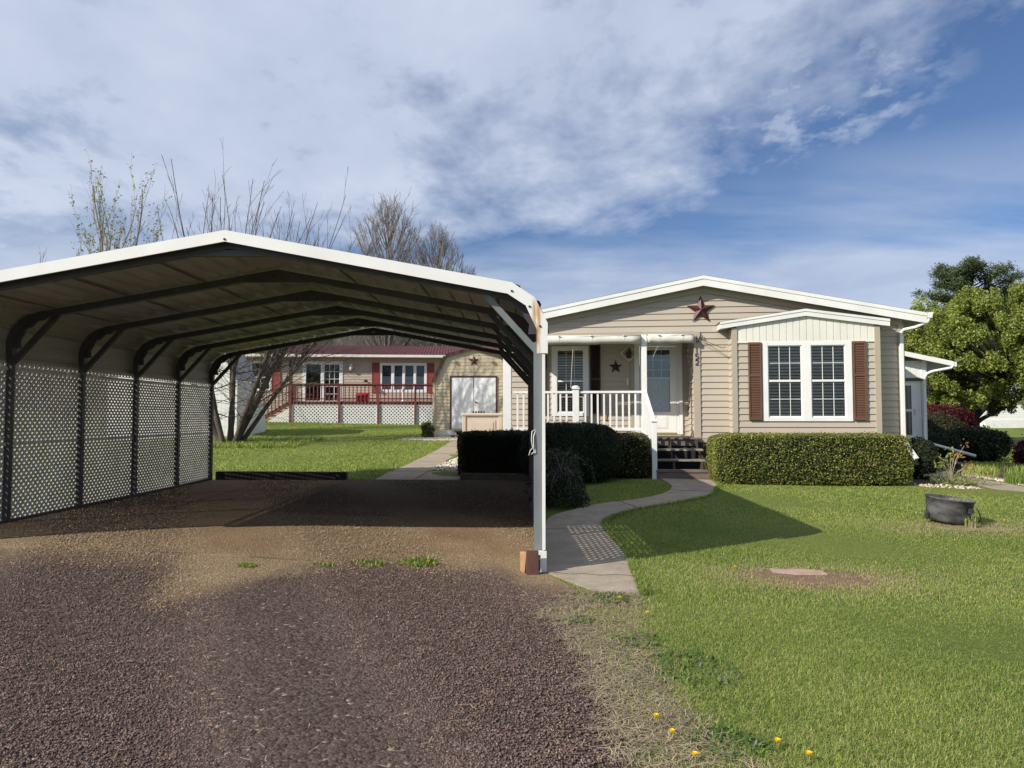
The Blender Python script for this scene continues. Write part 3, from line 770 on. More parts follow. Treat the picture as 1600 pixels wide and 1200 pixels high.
# bay
mb = MB(); BU0, BU1 = .66, 3.63
siding(mb, FW, .765, 3.52, 1.0, 3.05, holes=[(1.273, 3.065, 1.393, 3.05)])
siding(mb, lambda u, d, z: (BU0-d+.012, u, z), -.35, -.0, 1.0, 3.33, proud=.018)
siding(mb, lambda u, d, z: (BU1+d-.01, u, z), -.35, -.0, 1.0, 3.33)
by = mb.build('bay_wall', M_SIDING, hs)
mb = MB(); mb.box(BU0, .765, -.385, -.34, .95, 3.36); mb.box(3.52, BU1, -.385, -.34, .95, 3.36); mb.box(.765, 3.52, -.36, -.34, .93, 1.0)
mb.build('bay_corner_trim', M_SIDTRIM, by)
mb = MB(); bc = 2.15
bz = lambda u: 3.595-.144*abs(u-bc)
us = list(np.arange(.765, 3.52, .137))+[3.52]
us = sorted(set([round(float(t), 4) for t in us]+[bc]))
mb.prism([(.765, 3.05), (3.52, 3.05), (3.52, bz(3.52)), (bc, bz(bc)), (.765, bz(.765))], -.362, -.34)
for u in np.arange(.84, 3.5, .135):
    mb.prism([(u, 3.06), (u+.117, 3.06), (u+.117, bz(u+.117)-.0), (u, bz(u))] if not (u < bc < u+.117) else [(u, 3.06), (u+.117, 3.06), (u+.117, bz(u+.117)), (bc, bz(bc)), (u, bz(u))], -.372, -.3625)
mb.box(.765, 3.52, -.377, -.3625, 3.035, 3.062)
mb.build('bay_gable_panel', M_OFFW, by)
mb = MB(); BZ = 3.74
for sg in (-1, 1):
    ue = .415 if sg < 0 else 3.81
    q = [(bc, BZ), (ue, BZ-.144*abs(ue-bc)), (ue, (BZ-.045)-.144*abs(ue-bc)), (bc, (BZ-.045))]; mb.prism(q if sg < 0 else q[::-1], -.415, -.03, None, 0)
    for a, b, w0, w1 in ((-.01, -.06, -.445, -.42), (-.061, -.155, -.433, -.415)):
        q = [(bc, BZ+a), (ue, BZ+a-.144*abs(ue-bc)), (ue, BZ+b-.144*abs(ue-bc)), (bc, BZ+b)]; mb.prism(q if sg < 0 else q[::-1], w0, w1, None, 1)
    e0, e1 = (ue, ue+.02) if sg < 0 else (ue-.02, ue)
    mb.box(e0, e1, -.415, -.03, (BZ-.155)-.144*abs(ue-bc), (BZ-.05)-.144*abs(ue-bc), 1)
    q = [(bc, (BZ-.135)), (ue, (BZ-.135)-.144*abs(ue-bc)), (ue, (BZ-.145)-.144*abs(ue-bc)), (bc, (BZ-.145))]; mb.prism(q if sg < 0 else q[::-1], -.414, -.03, None, 1)
mb.build('bay_roof', [M_SHINGLE, M_WHITE], by)
window(hs, FW, 1.273, 3.065, 1.393, 3.05, [(1.385, 2.075), (2.25, 2.945)], 1.47, 2.975, cols=3, rows=(1, 1), mid=2.235, label='double sash window with blinds in the bay')
shutter(hs, FW, .987, 1.25, 1.42, 3.045, M_SHUT, 2.35); shutter(hs, FW, 3.08, 3.335, 1.42, 3.045, M_SHUT, 2.35)
# porch window, door
window(hs, FB, -3.27, -2.357, 1.5, 3.22, [(-3.14, -2.48)], 1.58, 3.13, cols=3, rows=(1, 1), mid=2.36, label='shaded porch window')
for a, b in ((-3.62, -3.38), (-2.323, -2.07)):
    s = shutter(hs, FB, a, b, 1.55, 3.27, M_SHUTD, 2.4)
dr = MB(); dr.box(-1.25, -1.13, -.03, .04, 1.06, 3.3, 0, FB); dr.box(-.19, -.11, -.03, .05, 1.06, 3.3, 0, FB); dr.box(-.245, -.195, -.02, .025, 1.06, 3.22, 0, FB); dr.box(-1.13, -.195, -.03, .04, 3.2, 3.3, 0, FB)
# slab of the storm door around its glass
dr.box(-1.12, -1.0, .0, .03, 1.1, 3.19, 0, FB); dr.box(-.40, -.25, .0, .03, 1.1, 3.19, 0, FB); dr.box(-1.0, -.40, .0, .03, 3.1, 3.19, 0, FB); dr.box(-1.0, -.4, .0, .03, 1.1, 1.60, 0, FB)
dr.box(-.93, -.46, .03, .036, 1.2, 1.50, 0, FB); dr.box(-.90, -.49, .036, .04, 1.23, 1.47, 0, FB)
dr.box(-1.0, -.4, -.02, .0, 2.40, 2.44, 0, FB)
for k in (1, 2): x = -1.0+.6*k/3; dr.box(x-.009, x+.009, -.03, -.012, 2.42, 3.1, 0, FB)
for z in (2.62, 2.86): dr.box(-1.0, -.4, -.031, -.011, z-.009, z+.009, 0, FB)
dr.box(-1.05, -.35, -.16, -.15, 1.55, 3.12, 1, FB)
D = dr.build('door', [M_WHITEV, M_DARK], hs, bevel=.003)
gl = MB(); gl.add([(-1.0, .012, 1.6), (-.4, .012, 1.6), (-.4, .012, 3.1), (-1.0, .012, 3.1)], [(0, 1, 2, 3)], 0, FB); gl.build('pane', M_GLASSR, D)
cu = MB(); vs = []; fs = []
for i in range(31):
    x = -1.0+.6*i/30; d = -.09-.012*sin(i*1.7); vs += [(x, d, 1.6), (x, d, 2.40)]
for i in range(30): fs += [(2*i, 2*i+2, 2*i+3, 2*i+1)]
cu.add(vs, fs, 0, FB); cu.build('curtain', M_CURT, D)
mb = MB(); mb.box(-1.0, -.25, .031, .036, 1.06, 1.10, 0, FB); mb.build('door_sill', mat('brass_sill', (.42, .30, .08), None, 5, .5, metal=.3), D)
mb = MB(); mb.box(-1.08, -1.06, .03, .075, 1.98, 2.16, 0, FB); mb.build('handle', M_IRON, D)
# porch floor, ceiling, fascia under floor
mb = MB(); 
for k in range(10): 
    w0 = -.09+k*.146; mb.box(UL+.02, .02 if w0 < 0 else -.035, w0, w0+.14, 1.0, 1.036)
mb.box(-4.2, -.02, -.05, .0, .86, .998); mb.build('porch_floor', M_WOODG, hs)
mb = MB(); mb.box(UL, -.03, .0, 1.34, 3.30, 3.32); mb.build('porch_ceiling', M_OFFW, hs)
mb = MB(); mb.box(-4.24, -4.06, -.07, .08, .95, 3.272); mb.build('porch_post', M_WHITEV, hs, bevel=.006)
mb = MB(); mb.box(-1.20, -1.085, -.075, .04, .35, 3.272); mb.build('porch_post', M_WHITEV, hs, bevel=.006)
# railing
def rail(u0, u1):
    mb = MB(); mb.box(u0, u1, -.05, .03, 2.0, 2.05)
    R = mb.build('railing', M_WHITEV, hs, bevel=.004); mb = MB(); mb.box(u0, u1, -.04, .02, 1.18, 1.24); mb.build('bottom_rail', M_WHITEV, R, bevel=.004)
    n = max(1, round((u1-u0)/.135)); 
    for k in range(1, n):
        u = u0+(u1-u0)*k/n; b = MB(); b.box(u-.02, u+.02, -.03, .01, 1.24, 2.0); b.build('baluster', M_WHITEV, R)
rail(-4.06, -2.70); rail(-2.56, -1.20)
mb = MB(); mb.box(-2.70, -2.56, -.08, .05, 1.03, 2.09); mb.box(-2.72, -2.54, -.10, .07, 2.09, 2.115); mb.lathe([(.085, 0), (.09, .02), (.06, .05), (0, .06)], (-2.63, -.015, 2.115), 12)
mb.build('newel_post', M_WHITEV, hs, bevel=.004)
# stair rail
mb = MB(); s0 = (-1.13, -.07, 2.02); s1 = (-1.03, -1.10, 1.40)
mb.bar(s0, s1, .06, .055); mb.bar((-1.13, -.07, 1.16), (-1.03, -1.10, .55), .04, .05)
SR = mb.build('stair_railing', M_WHITEV, hs)
for k in range(1, 9):
    t = k/9; u = -1.13+.10*t; w = -.07-1.03*t; b = MB(); b.box(u-.018, u+.018, w-.018, w+.018, 1.16-.61*t, 2.02-.62*t-.02); b.build('baluster', M_WHITEV, SR)
mb = MB(); mb.box(-1.08, -.98, -1.2, -1.1, .18, 1.385); mb.box(-1.10, -.96, -1.22, -1.08, 1.385, 1.41); mb.box(-1.085, -.975, -1.205, -1.095, 1.41, 1.44)
mb.build('newel_post', M_WHITEV, hs, bevel=.004)
# steps
st = MB()
for z, w in ((.81, -.40), (.61, -.72)):
    st.box(-1.0, .02, w-.15, w+.13, z-.035, z, 1)
st.box(-1.0, .03, -1.22, -.93, .38, .42, 0); st.box(-1.0, .03, -1.20, -1.16, .19, .379, 0); st.box(-.01, .03, -1.159, -.3, .19, .379, 0)
for u in (-.97, -.62, -.06):
    st.prism([(-.05, 1.0), (-.05, .82), (-1.10, .2), (-1.10, .38), (-.98, .38), (-.98, .42), (-.86, .57), (-.57, .57), (-.55, .77), (-.25, .77), (-.22, .99)], u-.02, u+.02, lambda a, b, c: (b, a, c), 2)
st.box(-.93, .0, -.02, .0, .2, .86, 3)
st.build('steps', [M_WOODG, M_TREAD, M_WOODD, M_DARK], hs)
# skirting
mb = MB()
for k in range(62):
    u = -4.2+k*.135
    mb.box(u, u+.128, .01, .03, .1, .93)
mb.build('skirting', mat('brown_skirting', (.055, .042, .04), (.04, .03, .03), 5, .7), hs)
# house numbers 1 5 2
mb = MB()
def stroke(pts): mb.tube([(x, -.044, z) for x, z in pts], .0095, 5)
stroke([(-.02, 2.99), (-.02, 2.87)])
stroke([(.015, 2.845), (-.045, 2.845), (-.045, 2.795), (.0, 2.80), (.018, 2.775), (.01, 2.745), (-.045, 2.735)])
stroke([(-.05, 2.695), (-.03, 2.712), (.005, 2.71), (.018, 2.685), (.0, 2.655), (-.05, 2.605), (.02, 2.605)])
mb.build('house_number', M_IRON, hs)
mb = MB(); mb.box(-1.99, -1.93, .02, .04, 1.4, 1.54, 0, FB); mb.build('outlet_cover', mat('brass_cover', (.45, .25, .06), None, 5, .5), hs)
mb = MB(); mb.box(-1.44, -1.40, .02, .045, 2.25, 2.42, 0, FB); mb.build('light_switch', M_OFFW, hs)
mb = MB(); mb.box(-1.335, -1.252, .003, .04, 1.06, 3.3, 0, FB); mb.build('door_side_trim', M_SIDTRIM, hs)

def hung(name, label, cat, build, u, w, z, mats, group=None, smooth=False):
    e = MB(); build(e); x = HP[0]+u*cos(TH)+w*sin(TH); y = HP[1]-u*sin(TH)+w*cos(TH)
    e.v = [(a-u, b-w, c-z) for a, b, c in e.v]; o = e.build(name, mats, None, smooth); o.location = (x, y, z); o.rotation_euler = (0, 0, -TH); return tag(o, label, cat, group)
hung('barn_star', 'large dark red tin star on the gable above the porch', 'star ornament', lambda e: star(e, F0, .08, 3.80, .32, .085), .08, 0, 3.8, M_STAR, 'tin stars')
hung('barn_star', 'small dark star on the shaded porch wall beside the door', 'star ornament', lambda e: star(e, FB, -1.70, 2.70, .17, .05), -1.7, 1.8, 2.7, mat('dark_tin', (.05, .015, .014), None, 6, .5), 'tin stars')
def diamond(e):
    c = (-1.40, 2.99); r = .19
    P = [(c[0], c[1]+r), (c[0]+r, c[1]), (c[0], c[1]-r), (c[0]-r, c[1])]
    for a, b in zip(P, P[1:]+P[:1]): e.bar((a[0], 1.31, a[1]), (b[0], 1.31, b[1]), .02, .02, 0, (0, 1, 0))
    e.box(-1.45, -1.35, 1.26, 1.32, 2.86, 2.99, 1); e.prism([(-1.48, 2.98), (-1.32, 2.98), (-1.40, 3.09)], 1.25, 1.325, None, 1)
    e.bar((-1.40, 1.31, 3.08), (-1.40, 1.31, 3.18), .012, .012, 1, (0, 1, 0)); e.box(-1.47, -1.33, 1.25, 1.325, 2.84, 2.858, 0)
hung('birdhouse_ornament', 'small dark birdhouse inside a pale diamond frame on the porch wall', 'ornament', diamond, -1.4, 1.8, 2.99, [M_OFFW, M_SHUTD])
def shade(u0, u1):
    def f(e):
        n = 14; pts = [(u0+(u1-u0)*i/n, -.10, 3.165+.006*sin(i*1.3)-.010*sin(pi*i/n)) for i in range(n+1)]; e.tube(pts, .085, 14, 0)
        e.box(u0+.02, u1-.02, -.115, -.045, 3.235, 3.268, 1)
        m = max(2, int((u1-u0)/.7))
        for k in range(m):
            u = u0+(u1-u0)*(k+.5)/m; e.box(u-.03, u+.03, -.19, -.10, 3.245, 3.255, 1); e.tube([(u, -.1, 3.255), (u, -.195, 3.19), (u, -.15, 3.09)], .006, 5, 1)
    return f
M_SHADE = mat('canvas_shade', (.60, .585, .52), (.52, .50, .45), 3, .8)
hung('rolled_shade', 'long rolled up off-white shade above the porch railing', 'shade', shade(-4.05, -1.22), -2.6, -.1, 3.17, [M_SHADE, M_WHITEV], 'rolled porch shades', True)
hung('rolled_shade', 'short rolled up off-white shade above the porch steps', 'shade', shade(-1.07, -.09), -.6, -.1, 3.17, [M_SHADE, M_WHITEV], 'rolled porch shades', True)
def bracket(e):
    e.tube([(-.02, -.03, 3.24), (-.015, -.03, 3.08), (.03, -.04, 3.16), (.06, -.05, 3.25), (.10, -.06, 3.24), (.10, -.06, 3.20), (.07, -.055, 3.19)], .010, 6)
    e.tube([(-.02, -.03, 3.22), (.03, -.04, 3.16), (.02, -.03, 3.10)], .008, 5)
    e.tube([(.04, -.05, 3.19), (.25, -.18, 3.06), (.46, -.42, 2.93), (.50, -.45, 2.94), (.51, -.46, 2.96)], .007, 6); e.tube([(.0, -.03, 3.12), (.20, -.15, 3.04), (.33, -.27, 3.00)], .005, 5)
hung('plant_hanger', 'black scrolled iron plant hanger above the house numbers', 'plant hanger', bracket, .0, 0, 3.2, M_IRON, None, True)
def cords(u, z0, z1, w0, w1):
    return lambda e: e.tube([(u, w0, z0), (u+.02, w1, z1)], .005, 4)
hung('pull_cord', 'thin pale shade cord hanging across the porch window', 'cord', lambda e: e.tube([(-2.68, -.05, 3.1), (-2.72, -.02, 2.5), (-2.74, -.02, 2.12)], .005, 4), -2.7, 0, 2.6, M_ROPE)
hung('pull_cord', 'thin pale shade cord slanting in front of the storm door', 'cord', lambda e: e.tube([(-.83, -.1, 3.06), (-.9, .0, 2.9), (-.97, .05, 2.72)], .005, 4), -.9, 0, 2.9, M_ROPE)

# ---- side room (annex) beyond the right corner
ax = thing('side_room', 'white side room with sloping roof beyond the right corner of the home', 'side room', HP, -TH, local=True)
FA = lambda u, d, z: (u, 4.0-d, z)
az = lambda u: 3.55-.233*(u-4.23)
mb = MB(); mb.prism([(4.23, az(4.23)), (6.98, az(6.98)), (6.98, az(6.98)-.05), (4.23, az(4.23)-.05)], 3.72, 9, None, 0); mb.build('roof', M_WHITEV, ax)
mb = MB(); mb.prism([(4.23, az(4.23)-.012), (6.985, az(6.985)-.012), (6.985, az(6.985)-.13), (4.23, az(4.23)-.13)], 3.69, 3.718, None, 0)
mb.box(6.99, 7.05, 3.7, 9, az(7)-.13, az(7)-.01); mb.build('fascia', M_WHITEV, ax)
mb = MB(); mb.box(4.23, 6.42, 4.0, 4.06, 2.50, 2.95); mb.box(4.23, 6.42, 4.0, 4.06, .7, .95); mb.box(6.30, 6.42, 3.98, 4.08, .5, 2.95)
mb.box(4.23, 5.4, 4.0, 4.06, .95, 2.5); mb.box(6.36, 6.42, 4.09, 9, .5, 2.9)
for k in range(16): mb.box(4.3+k*.135, 4.3+k*.135+.12, 3.992, 3.999, 2.52, 2.9)
mb.build('wall', M_WHITEV, ax)
mb = MB(); mb.box(4.23, 6.44, 3.93, 3.98, 2.42, 2.48); mb.build('door_canopy_rail', M_GALVD, ax)
mb = MB(); mb.box(5.42, 5.52, 3.97, 4.05, .8, 2.42); mb.box(6.04, 6.28, 3.97, 4.05, .8, 2.42); mb.box(5.52, 6.04, 3.97, 4.05, 2.3, 2.42); mb.box(5.52, 6.04, 3.97, 4.05, .8, 1.0); mb.box(5.52, 6.04, 3.98, 4.04, 1.62, 1.68)
D2 = mb.build('door', M_WHITEV, ax); mb = MB(); mb.add([(5.52, .0, 1.0), (6.04, .0, 1.0), (6.04, .0, 2.3), (5.52, .0, 2.3)], [(0, 1, 2, 3)], 0, FA); mb.build('pane', M_GLASS, D2)
mb = MB(); mb.box(5.52, 6.04, 4.2, 4.21, .95, 2.35); mb.build('door_recess', M_DARK, D2)
mb = MB(); mb.box(6.10, 6.14, 3.93, 3.97, 1.55, 1.68); mb.build('handle', M_OFFW, D2)
mb = MB(); mb.tube([(6.96, 3.72, 2.80), (6.92, 3.72, 2.74), (6.5, 3.78, 2.66), (6.36, 3.80, 2.60), (6.30, 3.82, 2.48), (6.27, 3.84, .95), (6.30, 3.82, .84), (6.42, 3.75, .78), (7.25, 3.3, .50)], .036, 10)
mb.build('downspout', M_WHITEV, ax, smooth=True)

# ================================================================== SHED
sh = thing('garden_shed', 'tan gambrel roofed shed with white double doors at the end of the path', 'shed', (-1.6, 25, .72))
SX = -1.6; FS = lambda u, d, z: (u, 25-d, z)
mb = MB(); hw = 1.42
pro = [(SX-hw, 2.68), (SX-.99, 3.60), (SX, 3.88), (SX+.99, 3.60), (SX+hw, 2.68)]
siding(mb, FS, SX-hw, SX+hw, 1.0, 2.68, holes=[(-2.42, -.78, 1.05, 2.92)], h=.12)
# upper siding clipped by gambrel: rows
z = 2.68
def half_w(z):
    return hw-(hw-.99)*(z-2.68)/.92 if z < 3.6 else max(0, .99*(3.88-z)/.28)
while z < 3.86:
    z2 = min(z+.12, 3.88); parts = [(SX-half_w(z), SX-half_w(z2), SX+half_w(z), SX+half_w(z2))]
    if z2 <= 2.93: parts = [(SX-half_w(z), SX-half_w(z2), -2.42, -2.42), (-.78, -.78, SX+half_w(z), SX+half_w(z2))]
    for xa, xb, ya, yb in parts:
        mb.add([(xa, .012, z), (ya, .012, z), (yb, 0, z2), (xb, 0, z2)], [(0, 1, 2, 3)], 0, FS); mb.add([(xa, -.002, z), (ya, -.002, z), (ya, .012, z), (xa, .012, z)], [(0, 1, 2, 3)], 0, FS)
    z = z2
mb.box(SX-hw, SX-hw+.02, 25.01, 28.6, 1.0, 2.68); mb.box(SX+hw-.02, SX+hw, 25.01, 28.6, 1.0, 2.68)
mb.prism([(a, b-.03) for a, b in pro], 28.58, 28.6)
mb.build('wall', mat('shed_siding', (.52, .445, .32), (.48, .41, .29), 1, .55), sh)
mb = MB()
for (a, b) in zip(pro, pro[1:]):
    v = Vector((b[0]-a[0], b[1]-a[1])).normalized(); nr = Vector((-v.y, v.x)); 
    q = [(a[0], a[1]), (b[0], b[1]), (b[0]+nr.x*.07, b[1]+nr.y*.07), (a[0]+nr.x*.07, a[1]+nr.y*.07)]; mb.prism(q, 24.93, 28.7)
rf = mb.build('roof', M_BROWNT, sh)
mb = MB()
for (a, b) in zip(pro, pro[1:]):
    v = Vector((b[0]-a[0], b[1]-a[1])).normalized(); nr = Vector((-v.y, v.x)); 
    q = [(a[0]-nr.x*.04, a[1]-nr.y*.04), (b[0]-nr.x*.04, b[1]-nr.y*.04), (b[0]+nr.x*.075, b[1]+nr.y*.075), (a[0]+nr.x*.075, a[1]+nr.y*.075)]; mb.prism(q, 24.90, 24.928)
mb.build('roof_trim', mat('shed_trim', (.065, .034, .028), None, 3, .6), sh)
mb = MB(); mb.box(-2.44, -2.38, 24.96, 24.99, 1.03, 2.9); mb.box(-.82, -.76, 24.96, 24.99, 1.03, 2.9); mb.box(-2.38, -.82, 24.96, 24.99, 2.86, 2.92); mb.box(SX-hw-.02, SX-hw+.05, 24.965, 24.985, 1.0, 2.68, 1); mb.box(SX+hw-.05, SX+hw+.02, 24.965, 24.985, 1.0, 2.68, 1)
mb.build('door_trim', [M_BROWNT, mat('shed_siding', (0, 0, 0))], sh)
for a, b in ((-2.375, -1.615), (-1.585, -.825)):
    mb = MB(); mb.box(a, b, 24.975, 25.01, 1.07, 2.855)
    for (u0, u1) in ((a+.09, a+.34), (b-.34, b-.09)):
        for (z0, z1) in ((1.2, 1.62), (1.78, 2.72)):
            mb.box(u0, u1, 24.969, 24.9749, z0, z1); mb.box(u0+.035, u1-.035, 24.963, 24.9689, z0+.035, z1-.035)
    d = mb.build('door', mat('shed_door_white', (.80, .82, .84), (.75, .77, .80), 3, .4), sh)
    if a > -2:
        h = MB(); h.lathe([(0, 0), (.03, .0), (.03, .03), (0, .04)], (0, 0, 0), 10, 0, lambda x, y, z: (-1.52+x, 24.97-z, 1.98+y)); h.box(-1.52, -1.42, 24.92, 24.935, 1.97, 1.985); h.build('handle', M_IRON, d)
mb = MB(); lattice(mb, lambda u, d, z: (u, 25-.01-d, z), [(SX-hw, .66), (-2.2, .66), (-2.2, .99), (SX-hw, .99)], pitch=.10, wd=.045)
mb.build('skirt_lattice', M_LATW, sh)
mb = MB(); mb.box(-2.2, SX+hw, 25.03, 25.06, .62, .99); mb.build('skirt', M_WOODD, sh)
mb = MB(); mb.box(-2.4, -.8, 24.55, 24.85, .80, .84); mb.box(-2.3, -2.22, 24.6, 24.8, .62, .80); mb.box(-1.0, -.92, 24.6, 24.8, .62, .80); mb.box(-2.3, -.9, 24.86, 24.95, .96, 1.0); mb.build('step', M_WOODG, sh)
for x in (-2.28, -.96):
    mb = MB(); mb.lathe([(.03, 0), (.07, .03), (.05, .08), (0, .09)], (0, 0, 0), 8, 0, lambda a, b, c, x=x: (x+a, 24.98-c, 3.42+b)); mb.build('gable_ornament', mat('shed_siding', (0, 0, 0)), sh)
mb = MB(); star(mb, FS, SX, 3.44, .20, .05); solo(mb, 'barn_star', 'dark red star on the gable of the garden shed', 'star ornament', M_STAR, (SX, 24.97, 3.44), 'tin stars')

# deck box
db = thing('deck_box', 'beige plastic storage box behind the left box hedge', 'storage box', (-1.02, 20, .5))
bz0 = .5
mb = MB(); mb.box(-1.58, -.50, 20, 20.65, bz0, 1.50); mb.box(-1.42, -.66, 19.985, 19.9995, .75, 1.38); mb.box(-1.36, -.72, 19.972, 19.9845, .8, 1.32); mb.box(-1.60, -1.50, 19.975, 20.02, bz0, 1.5); mb.box(-.58, -.48, 19.975, 20.02, bz0, 1.5)
mb.build('body', M_RESIN, db, bevel=.012)
mb = MB(); mb.box(-1.63, -.45, 19.95, 20.7, 1.505, 1.58); mb.build('lid', M_RESIN, db, bevel=.02)
mb = MB()
for k in range(5): mb.lathe([(.025, 0), (.03, .03), (.018, .06), (.0, .07)], (-1.30+k*.075, 20.2, 1.58), 8)
solo(mb, 'small_ornament', 'row of small dark ornaments on the lid of the beige storage box', 'ornament', M_WOODD, (-1.15, 20.2, 1.58))

# ================================================================== NEIGHBOUR HOUSE
nb = thing('neighbour_house', 'tan single storey house with red metal roof and raised red deck', 'house', (-8, 35, 1.2), radians(-5)*-1, local=True)
FN = lambda u, d, z: (u, -d, z)
mb = MB(); siding(mb, FN, -10, 7, 1.1, 4.4, holes=[(-2.65, -.71, 2.12, 4.19), (1.10, 3.41, 2.66, 4.13), (-5.2, -4.14, 2.7, 4.2)], h=.13)
mb.box(-10, 7, 7.2, 7.25, 1.1, 4.4); mb.box(6.98, 7, .01, 7.2, 1.1, 4.4); mb.box(-10, -9.98, .01, 7.2, 1.1, 4.4)
mb.build('wall', mat('neighbour_siding', (.45, .385, .30), (.41, .35, .27), .8, .6), nb)
mb = MB()
prf = []; m = 60
for i in range(120):
    u = -10.4+17.8*i/120; w = 17.8/120; mb.prism([(-.5, 4.50), (3.6, 5.32), (3.6, 5.36), (-.5, 4.54)], u, u+w*.16, lambda a, b, c: (b, a, c))
mb.prism([(-.5, 4.47), (3.6, 5.29), (3.6, 5.33), (-.5, 4.51)], -10.4, 7.4, lambda a, b, c: (b, a, c)); mb.prism([(3.601, 5.29), (7.7, 4.47), (7.7, 4.51), (3.601, 5.33)], -10.4, 7.4, lambda a, b, c: (b, a, c))
for i in range(40): u = -10.2+i*.445; mb.box(u, u+.05, .2, .24, 4.655, 4.69)
mb.build('roof', M_REDR, nb)
mb = MB(); mb.box(-10.4, 7.4, -.54, -.505, 4.38, 4.50); mb.box(-10.4, 7.4, -.5, .0, 4.38, 4.40); mb.build('eave_board', M_OFFW, nb)
window(nb, FN, 1.10, 3.41, 2.66, 4.13, [(1.2, 1.68), (1.80, 2.23), (2.33, 2.78), (2.88, 3.31)], 2.78, 4.03, cols=1, rows=(0,), blinds=False, curtain='low')
window(nb, FN, -5.2, -4.14, 2.7, 4.2, [(-5.1, -4.24)], 2.8, 4.1, cols=2, rows=(1, 1), mid=3.4, blinds=False)
window(nb, FN, -2.65, -1.70, 2.12, 4.19, [(-2.5, -1.76)], 2.22, 4.06, cols=1, rows=(0,), blinds=False, name='sliding_door')
window(nb, FN, -1.699, -.71, 2.12, 4.19, [(-1.62, -.86)], 2.22, 4.06, cols=3, rows=(4,), blinds=False, name='sliding_door', mun=.022)
for a, b in ((.72, 1.08), (3.43, 3.78), (-4.12, -3.72)): shutter(nb, FN, a, b, 2.66, 4.15, M_REDS, None, .06)
mb = MB(); mb.box(-.36, -.24, -.05, -.0, 3.9, 4.1); mb.lathe([(.05, -.1), (.09, 0), (.07, .18), (.0, .24)], (-.3, -.14, 3.85), 8); mb.build('wall_lamp', M_OFFW, nb)
mb = MB(); mb.box(-3.3, -3.2, -.05, -.01, 1.9, 4.3); mb.build('corner_strip', M_BROWNT, nb)
# deck
YD = -2.5
mb = MB()
for k in range(17): mb.box(-2.75, 5.0, YD+.05+k*.146, YD+.19+k*.146, 2.14, 2.175)
mb.box(-2.75, 5.0, YD, YD+.045, 2.02, 2.175); 
for k in range(48): mb.box(-2.7+k*.162, -2.64+k*.162, YD-.03, YD-.002, 2.03, 2.16)
dk = mb.build('deck', M_REDW, nb)
for u in (-2.65, -.46, 1.31, 3.0, 4.7):
    b = MB(); b.box(u-.05, u+.05, YD-.05, YD-.031, 1.0, 2.94); b.build('deck_post', M_REDW, nb)
mb = MB(); mb.box(-2.8, 5.0, YD-.08, YD+.06, 2.94, 2.985); mb.box(-2.7, 5.0, YD-.02, YD+.02, 2.26, 2.31); mb.box(-2.7, 5.0, YD-.025, YD+.025, 2.87, 2.93)
mb.box(-2.76, -2.40, YD-.02, YD+.05, 2.18, 2.93)
rl = mb.build('deck_railing', M_REDW, nb)
k = 0; u = -2.35
while u < 4.9:
    b = MB(); b.box(u, u+.045, YD-.03, YD-.021, 2.2, 2.9) if False else b.box(u, u+.045, YD-.05, YD-.026, 2.18, 2.93); b.build('baluster', M_REDW, rl); u += .178
mb = MB()
for a, b in ((-2.6, -.51), (-.41, 1.26), (1.36, 2.95), (3.05, 4.65)):
    lattice(mb, lambda u, d, z: (u, YD+.02-d, z), [(a, 1.0), (b, 1.0), (b, 2.0), (a, 2.0)], pitch=.165, wd=.055)
    mb.box(a, b, YD-.012, YD+.004, 1.98, 2.015); mb.box(a, a+.03, YD-.012, YD+.004, 1.0, 1.98); mb.box(b-.03, b, YD-.012, YD+.004, 1.0, 1.98)
mb.build('deck_lattice', M_LATW, nb)
mb = MB(); mb.box(-2.6, 4.65, YD+.22, YD+.24, .9, 2.1); mb.build('deck_shade_sheet', M_DARK, nb)  # added near-black sheet close behind the lattice, stands in for shade under the deck
mb = MB()   # stairs down to the left
for k in range(5): mb.box(-2.75-(k+1)*.27, -2.75-k*.27+.02, YD+.05, YD+1.1, 2.0-k*.165, 2.04-k*.165)
mb.prism([(-2.75, 2.17), (-4.2, 1.30), (-4.2, 1.08), (-2.75, 1.95)], YD-.0, YD+.04)
mb.build('deck_stairs', M_REDW, nb)
mb = MB(); mb.bar((-2.7, YD, 2.96), (-4.15, YD, 2.08), .06, .06, 0, (0, 1, 0)); mb.box(-4.2, -4.1, YD-.04, YD+.04, 1.1, 2.15)
for k in range(8): u = -2.85-k*.16; mb.box(u-.02, u+.02, YD-.02, YD+.02, 2.1+(u+2.75)*.6, 2.93+(u+2.7)*.6)
mb.build('stair_railing', M_REDW, nb)
mb = MB(); lattice(mb, lambda u, d, z: (u, YD+.05-d, z), [(-3.95, 1.05), (-2.72, 1.05), (-2.72, 1.88)], pitch=.145, wd=.06); mb.build('deck_lattice', M_LATW, nb)
mb = MB(); mb.bar((.45, -.03, 3.2), (.45, -.35, 3.3), .04, .04); mb.lathe([(.0, -.1), (.1, -.08), (.1, 0), (0, .02)], (.45, -.35, 3.25), 8); mb.build('bracket_lamp', M_WOODD, nb)
def atnb(u, w): a = radians(5); return (-8+u*cos(a)-w*sin(a), 35+u*sin(a)+w*cos(a))
x, y = atnb(.5, -1.9); mb = MB(); mb.prism([(x-.25, 2.18), (x+.28, 2.18), (x+.32, 2.6), (x-.28, 2.56)], y-.2, y+.2); mb.box(x-.2, x+.2, y-.22, y-.2, 2.3, 2.42, 1)
solo(mb, 'red_chair', 'bright red plastic box seat on the raised deck', 'chair', [M_RED, mat('dark_red', (.3, .01, .01))], (x, y, 2.18), bevel=.02)
